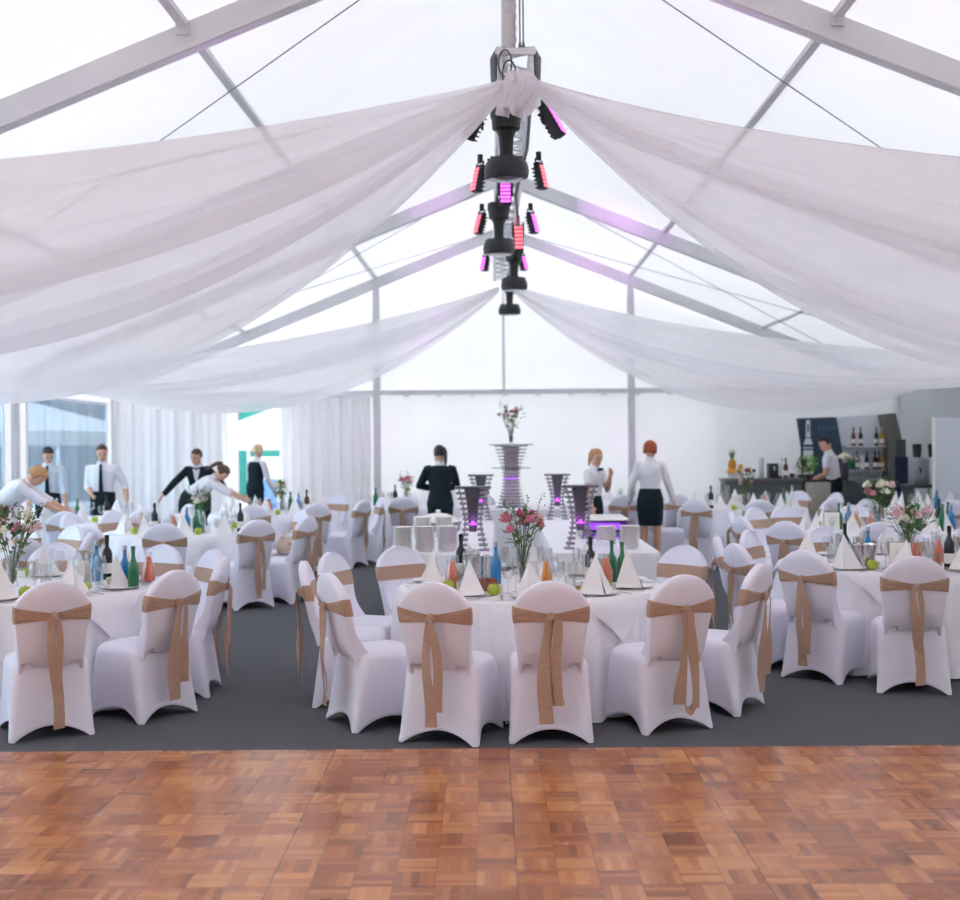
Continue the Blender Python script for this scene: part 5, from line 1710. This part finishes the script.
person('person in white blouse bending over a table by the left windows', -6.30, 15.5, D(-80), 1.70, True, 48, (0, -15), ((-.20, .78, .88), (.14, .80, .86)), ('gingerblond', 'bob'), 'shirt', 'rolled', build=1.18)
person('person in pale shirt and dark tie standing against the left window', -6.85, 18.6, D(-165), 1.72, False, 6, (18, -30), ((-.26, .10, .82), (.26, .12, .82)), ('dark', 'short'), 'blueshirt', 'rolled', tie='long')
person('person in white shirt, black tie and black apron band facing us', -5.95, 18.35, D(-172), 1.74, False, 4, (10, -18), ((-.36, .06, .92), (.13, .20, 1.02)), ('brown', 'short'), 'shirt', 'rolled', tie='long', apron=True)
person('person in dark jacket leaning forward with both arms spread', -4.80, 19.5, D(-178), 1.68, True, 16, (-28, -8), ((-.58, .22, .86), (.62, .20, .84)), ('brown', 'short'), 'jacket', 'long', hints=((-.3, -.6, .5), (.3, -.6, .5)))
person('person in white blouse and black skirt bending to the right', -4.62, 18.35, D(-82), 1.66, True, 50, (0, -14), ((-.16, .78, .90), (.14, .80, .88)), ('brown', 'pony'), 'shirt', 'rolled', 'skirt', tie='bow')
person('person with pale blond hair and dark vest in the doorway', -4.46, 22.3, D(-35), 1.72, True, 6, (10, -5), ((-.26, .14, .84), (.24, .22, .88)), ('paleblond', 'full'), 'shirt', 'long', vest=True)
person('person in black jacket with dark ponytail, back to us', -.93, 17.5, D(12), 1.68, True, 2, (22, -6), ((-.08, .30, 1.08), (.08, .30, 1.06)), ('dark', 'pony'), 'jacket', 'long', hints=((-1, -.3, -.4), (1, -.3, -.4)), build=1.06)
person('person with blond ponytail, white blouse and bow tie reaching down to a chair', 1.18, 17.15, D(-130), 1.62, True, 6, (-22, -14), ((.36, .26, .72), (-.10, .22, 1.26))[::-1], ('gingerblond', 'pony'), 'shirt', 'short', 'skirt', tie='bow')
person('person with red hair in white blouse and black skirt, back to us', 2.02, 17.62, D(-14), 1.72, True, 3, (-8, -14), ((-.30, .02, .86), (.32, .16, .84)), ('red', 'bob'), 'shirt', 'long', 'skirt')
person('bartender in white short sleeved shirt working behind the planter box', 5.47, 20.95, D(68), 1.78, False, 9, (10, -20), ((-.22, .34, 1.04), (.20, .32, 1.04)), ('dark', 'short'), 'shirt', 'short')

# ------------------------------------------------------------------ light: overcast sky, hazy sun, and the coloured lamps in the tent
w = bpy.data.worlds.new('world'); SC.world = w
w.use_nodes = True
nt = w.node_tree; nt.nodes.clear()
bg = N(nt, 'ShaderNodeBackground'); bg.inputs['Color'].default_value = (.915, .955, 1.0, 1); bg.inputs['Strength'].default_value = 6.0
wo = N(nt, 'ShaderNodeOutputWorld'); nt.links.new(bg.outputs[0], wo.inputs[0])


def lamp(kind, name, loc, energy, col=(1, 1, 1), rot=None, **kw):
    d = bpy.data.lights.new(name, kind); d.energy = energy; d.color = col
    for k, v in kw.items(): setattr(d, k, v)
    o = bpy.data.objects.new(name, d); COL.objects.link(o); o.location = loc
    if rot: o.rotation_euler = rot
    return o


lamp('SUN', 'sun', (0, 0, 20), 3.0, (1, .96, .9), (D(-40), D(-8), 0), angle=D(2))
for p, q, e in (((.42, 14.9, 4.36), (1.55, 18.75, 5.02), 90), ((.42, 14.9, 4.30), (2.1, 18.75, 4.8), 60), ((.42, 18.4, 4.36), (1.2, 23.5, 5.15), 60), ((.42, 18.4, 4.36), (1.95, 23.5, 4.85), 80),
                ((-.40, 14.9, 4.36), (-1.0, 18.75, 5.2), 60), ((-.40, 18.4, 4.3), (-1.3, 23.5, 5.1), 45), ((.40, 12.2, 4.3), (1.7, 9.3, 4.95), 70), ((-.40, 12.2, 4.3), (-2.2, 9.3, 4.75), 70),
                ((.42, 18.4, 4.3), (2.4, 23.4, 2.0), 40), ((-.42, 18.4, 4.3), (-2.4, 23.4, 2.2), 40)):
    lamp('SPOT', 'wash_beam', p, e * 2.6, (.85, .3, 1), (V(q) - V(p)).to_track_quat('-Z', 'Y').to_euler(), spot_size=D(17), spot_blend=.9, shadow_soft_size=.05)
for x, y in ((-.34, 11.1), (.63, 11.2), (.62, 15.45)):
    lamp('POINT', 'stand_glow', (x, y - .12, BH + .25), .35, (.7, .15, 1), shadow_soft_size=.03)

# ------------------------------------------------------------------ labels that single things out, left to right as the camera sees them
ORD = ['leftmost', 'second', 'third', 'fourth', 'fifth', 'sixth', 'seventh', 'eighth', 'ninth', 'tenth', 'eleventh', 'twelfth', 'thirteenth', 'fourteenth']
bpy.context.view_layer.update()


def ordinal(i, n):
    if n == 1: return ''
    if i == 0: return 'leftmost'
    if i == n - 1: return 'rightmost'
    return ORD[i] + ' from left'


by = {}
for o, tb, de in PLACED: by.setdefault((tb, de), []).append(o)
for (tb, de), os_ in by.items():
    os_.sort(key=lambda o: scr(o.matrix_world.translation)[0])
    for i, o in enumerate(os_):
        o['label'] = ' '.join((de + ' ' + ordinal(i, len(os_)) + ' on the ' + TABLES[tb]['d']).split())
by = {}
for c, tb, an in CHAIRS:
    a = math.degrees((D(an) - math.atan2(-(c.location.x + .1), c.location.y) + PI) % (2 * PI) - PI)
    view = 'back turned' if abs(a) < 62 else 'facing us' if abs(a) > 112 else 'side on'
    by.setdefault((tb, view), []).append(c)
for (tb, view), cs in by.items():
    cs.sort(key=lambda o: scr(o.matrix_world.translation)[0])
    for i, o in enumerate(cs):
        od = ordinal(i, len(cs))
        o['label'] = ' '.join(('white sashed chair, ' + view + (', ' + od if od else ', only one so') + ' at the ' + TABLES[tb]['d']).split())
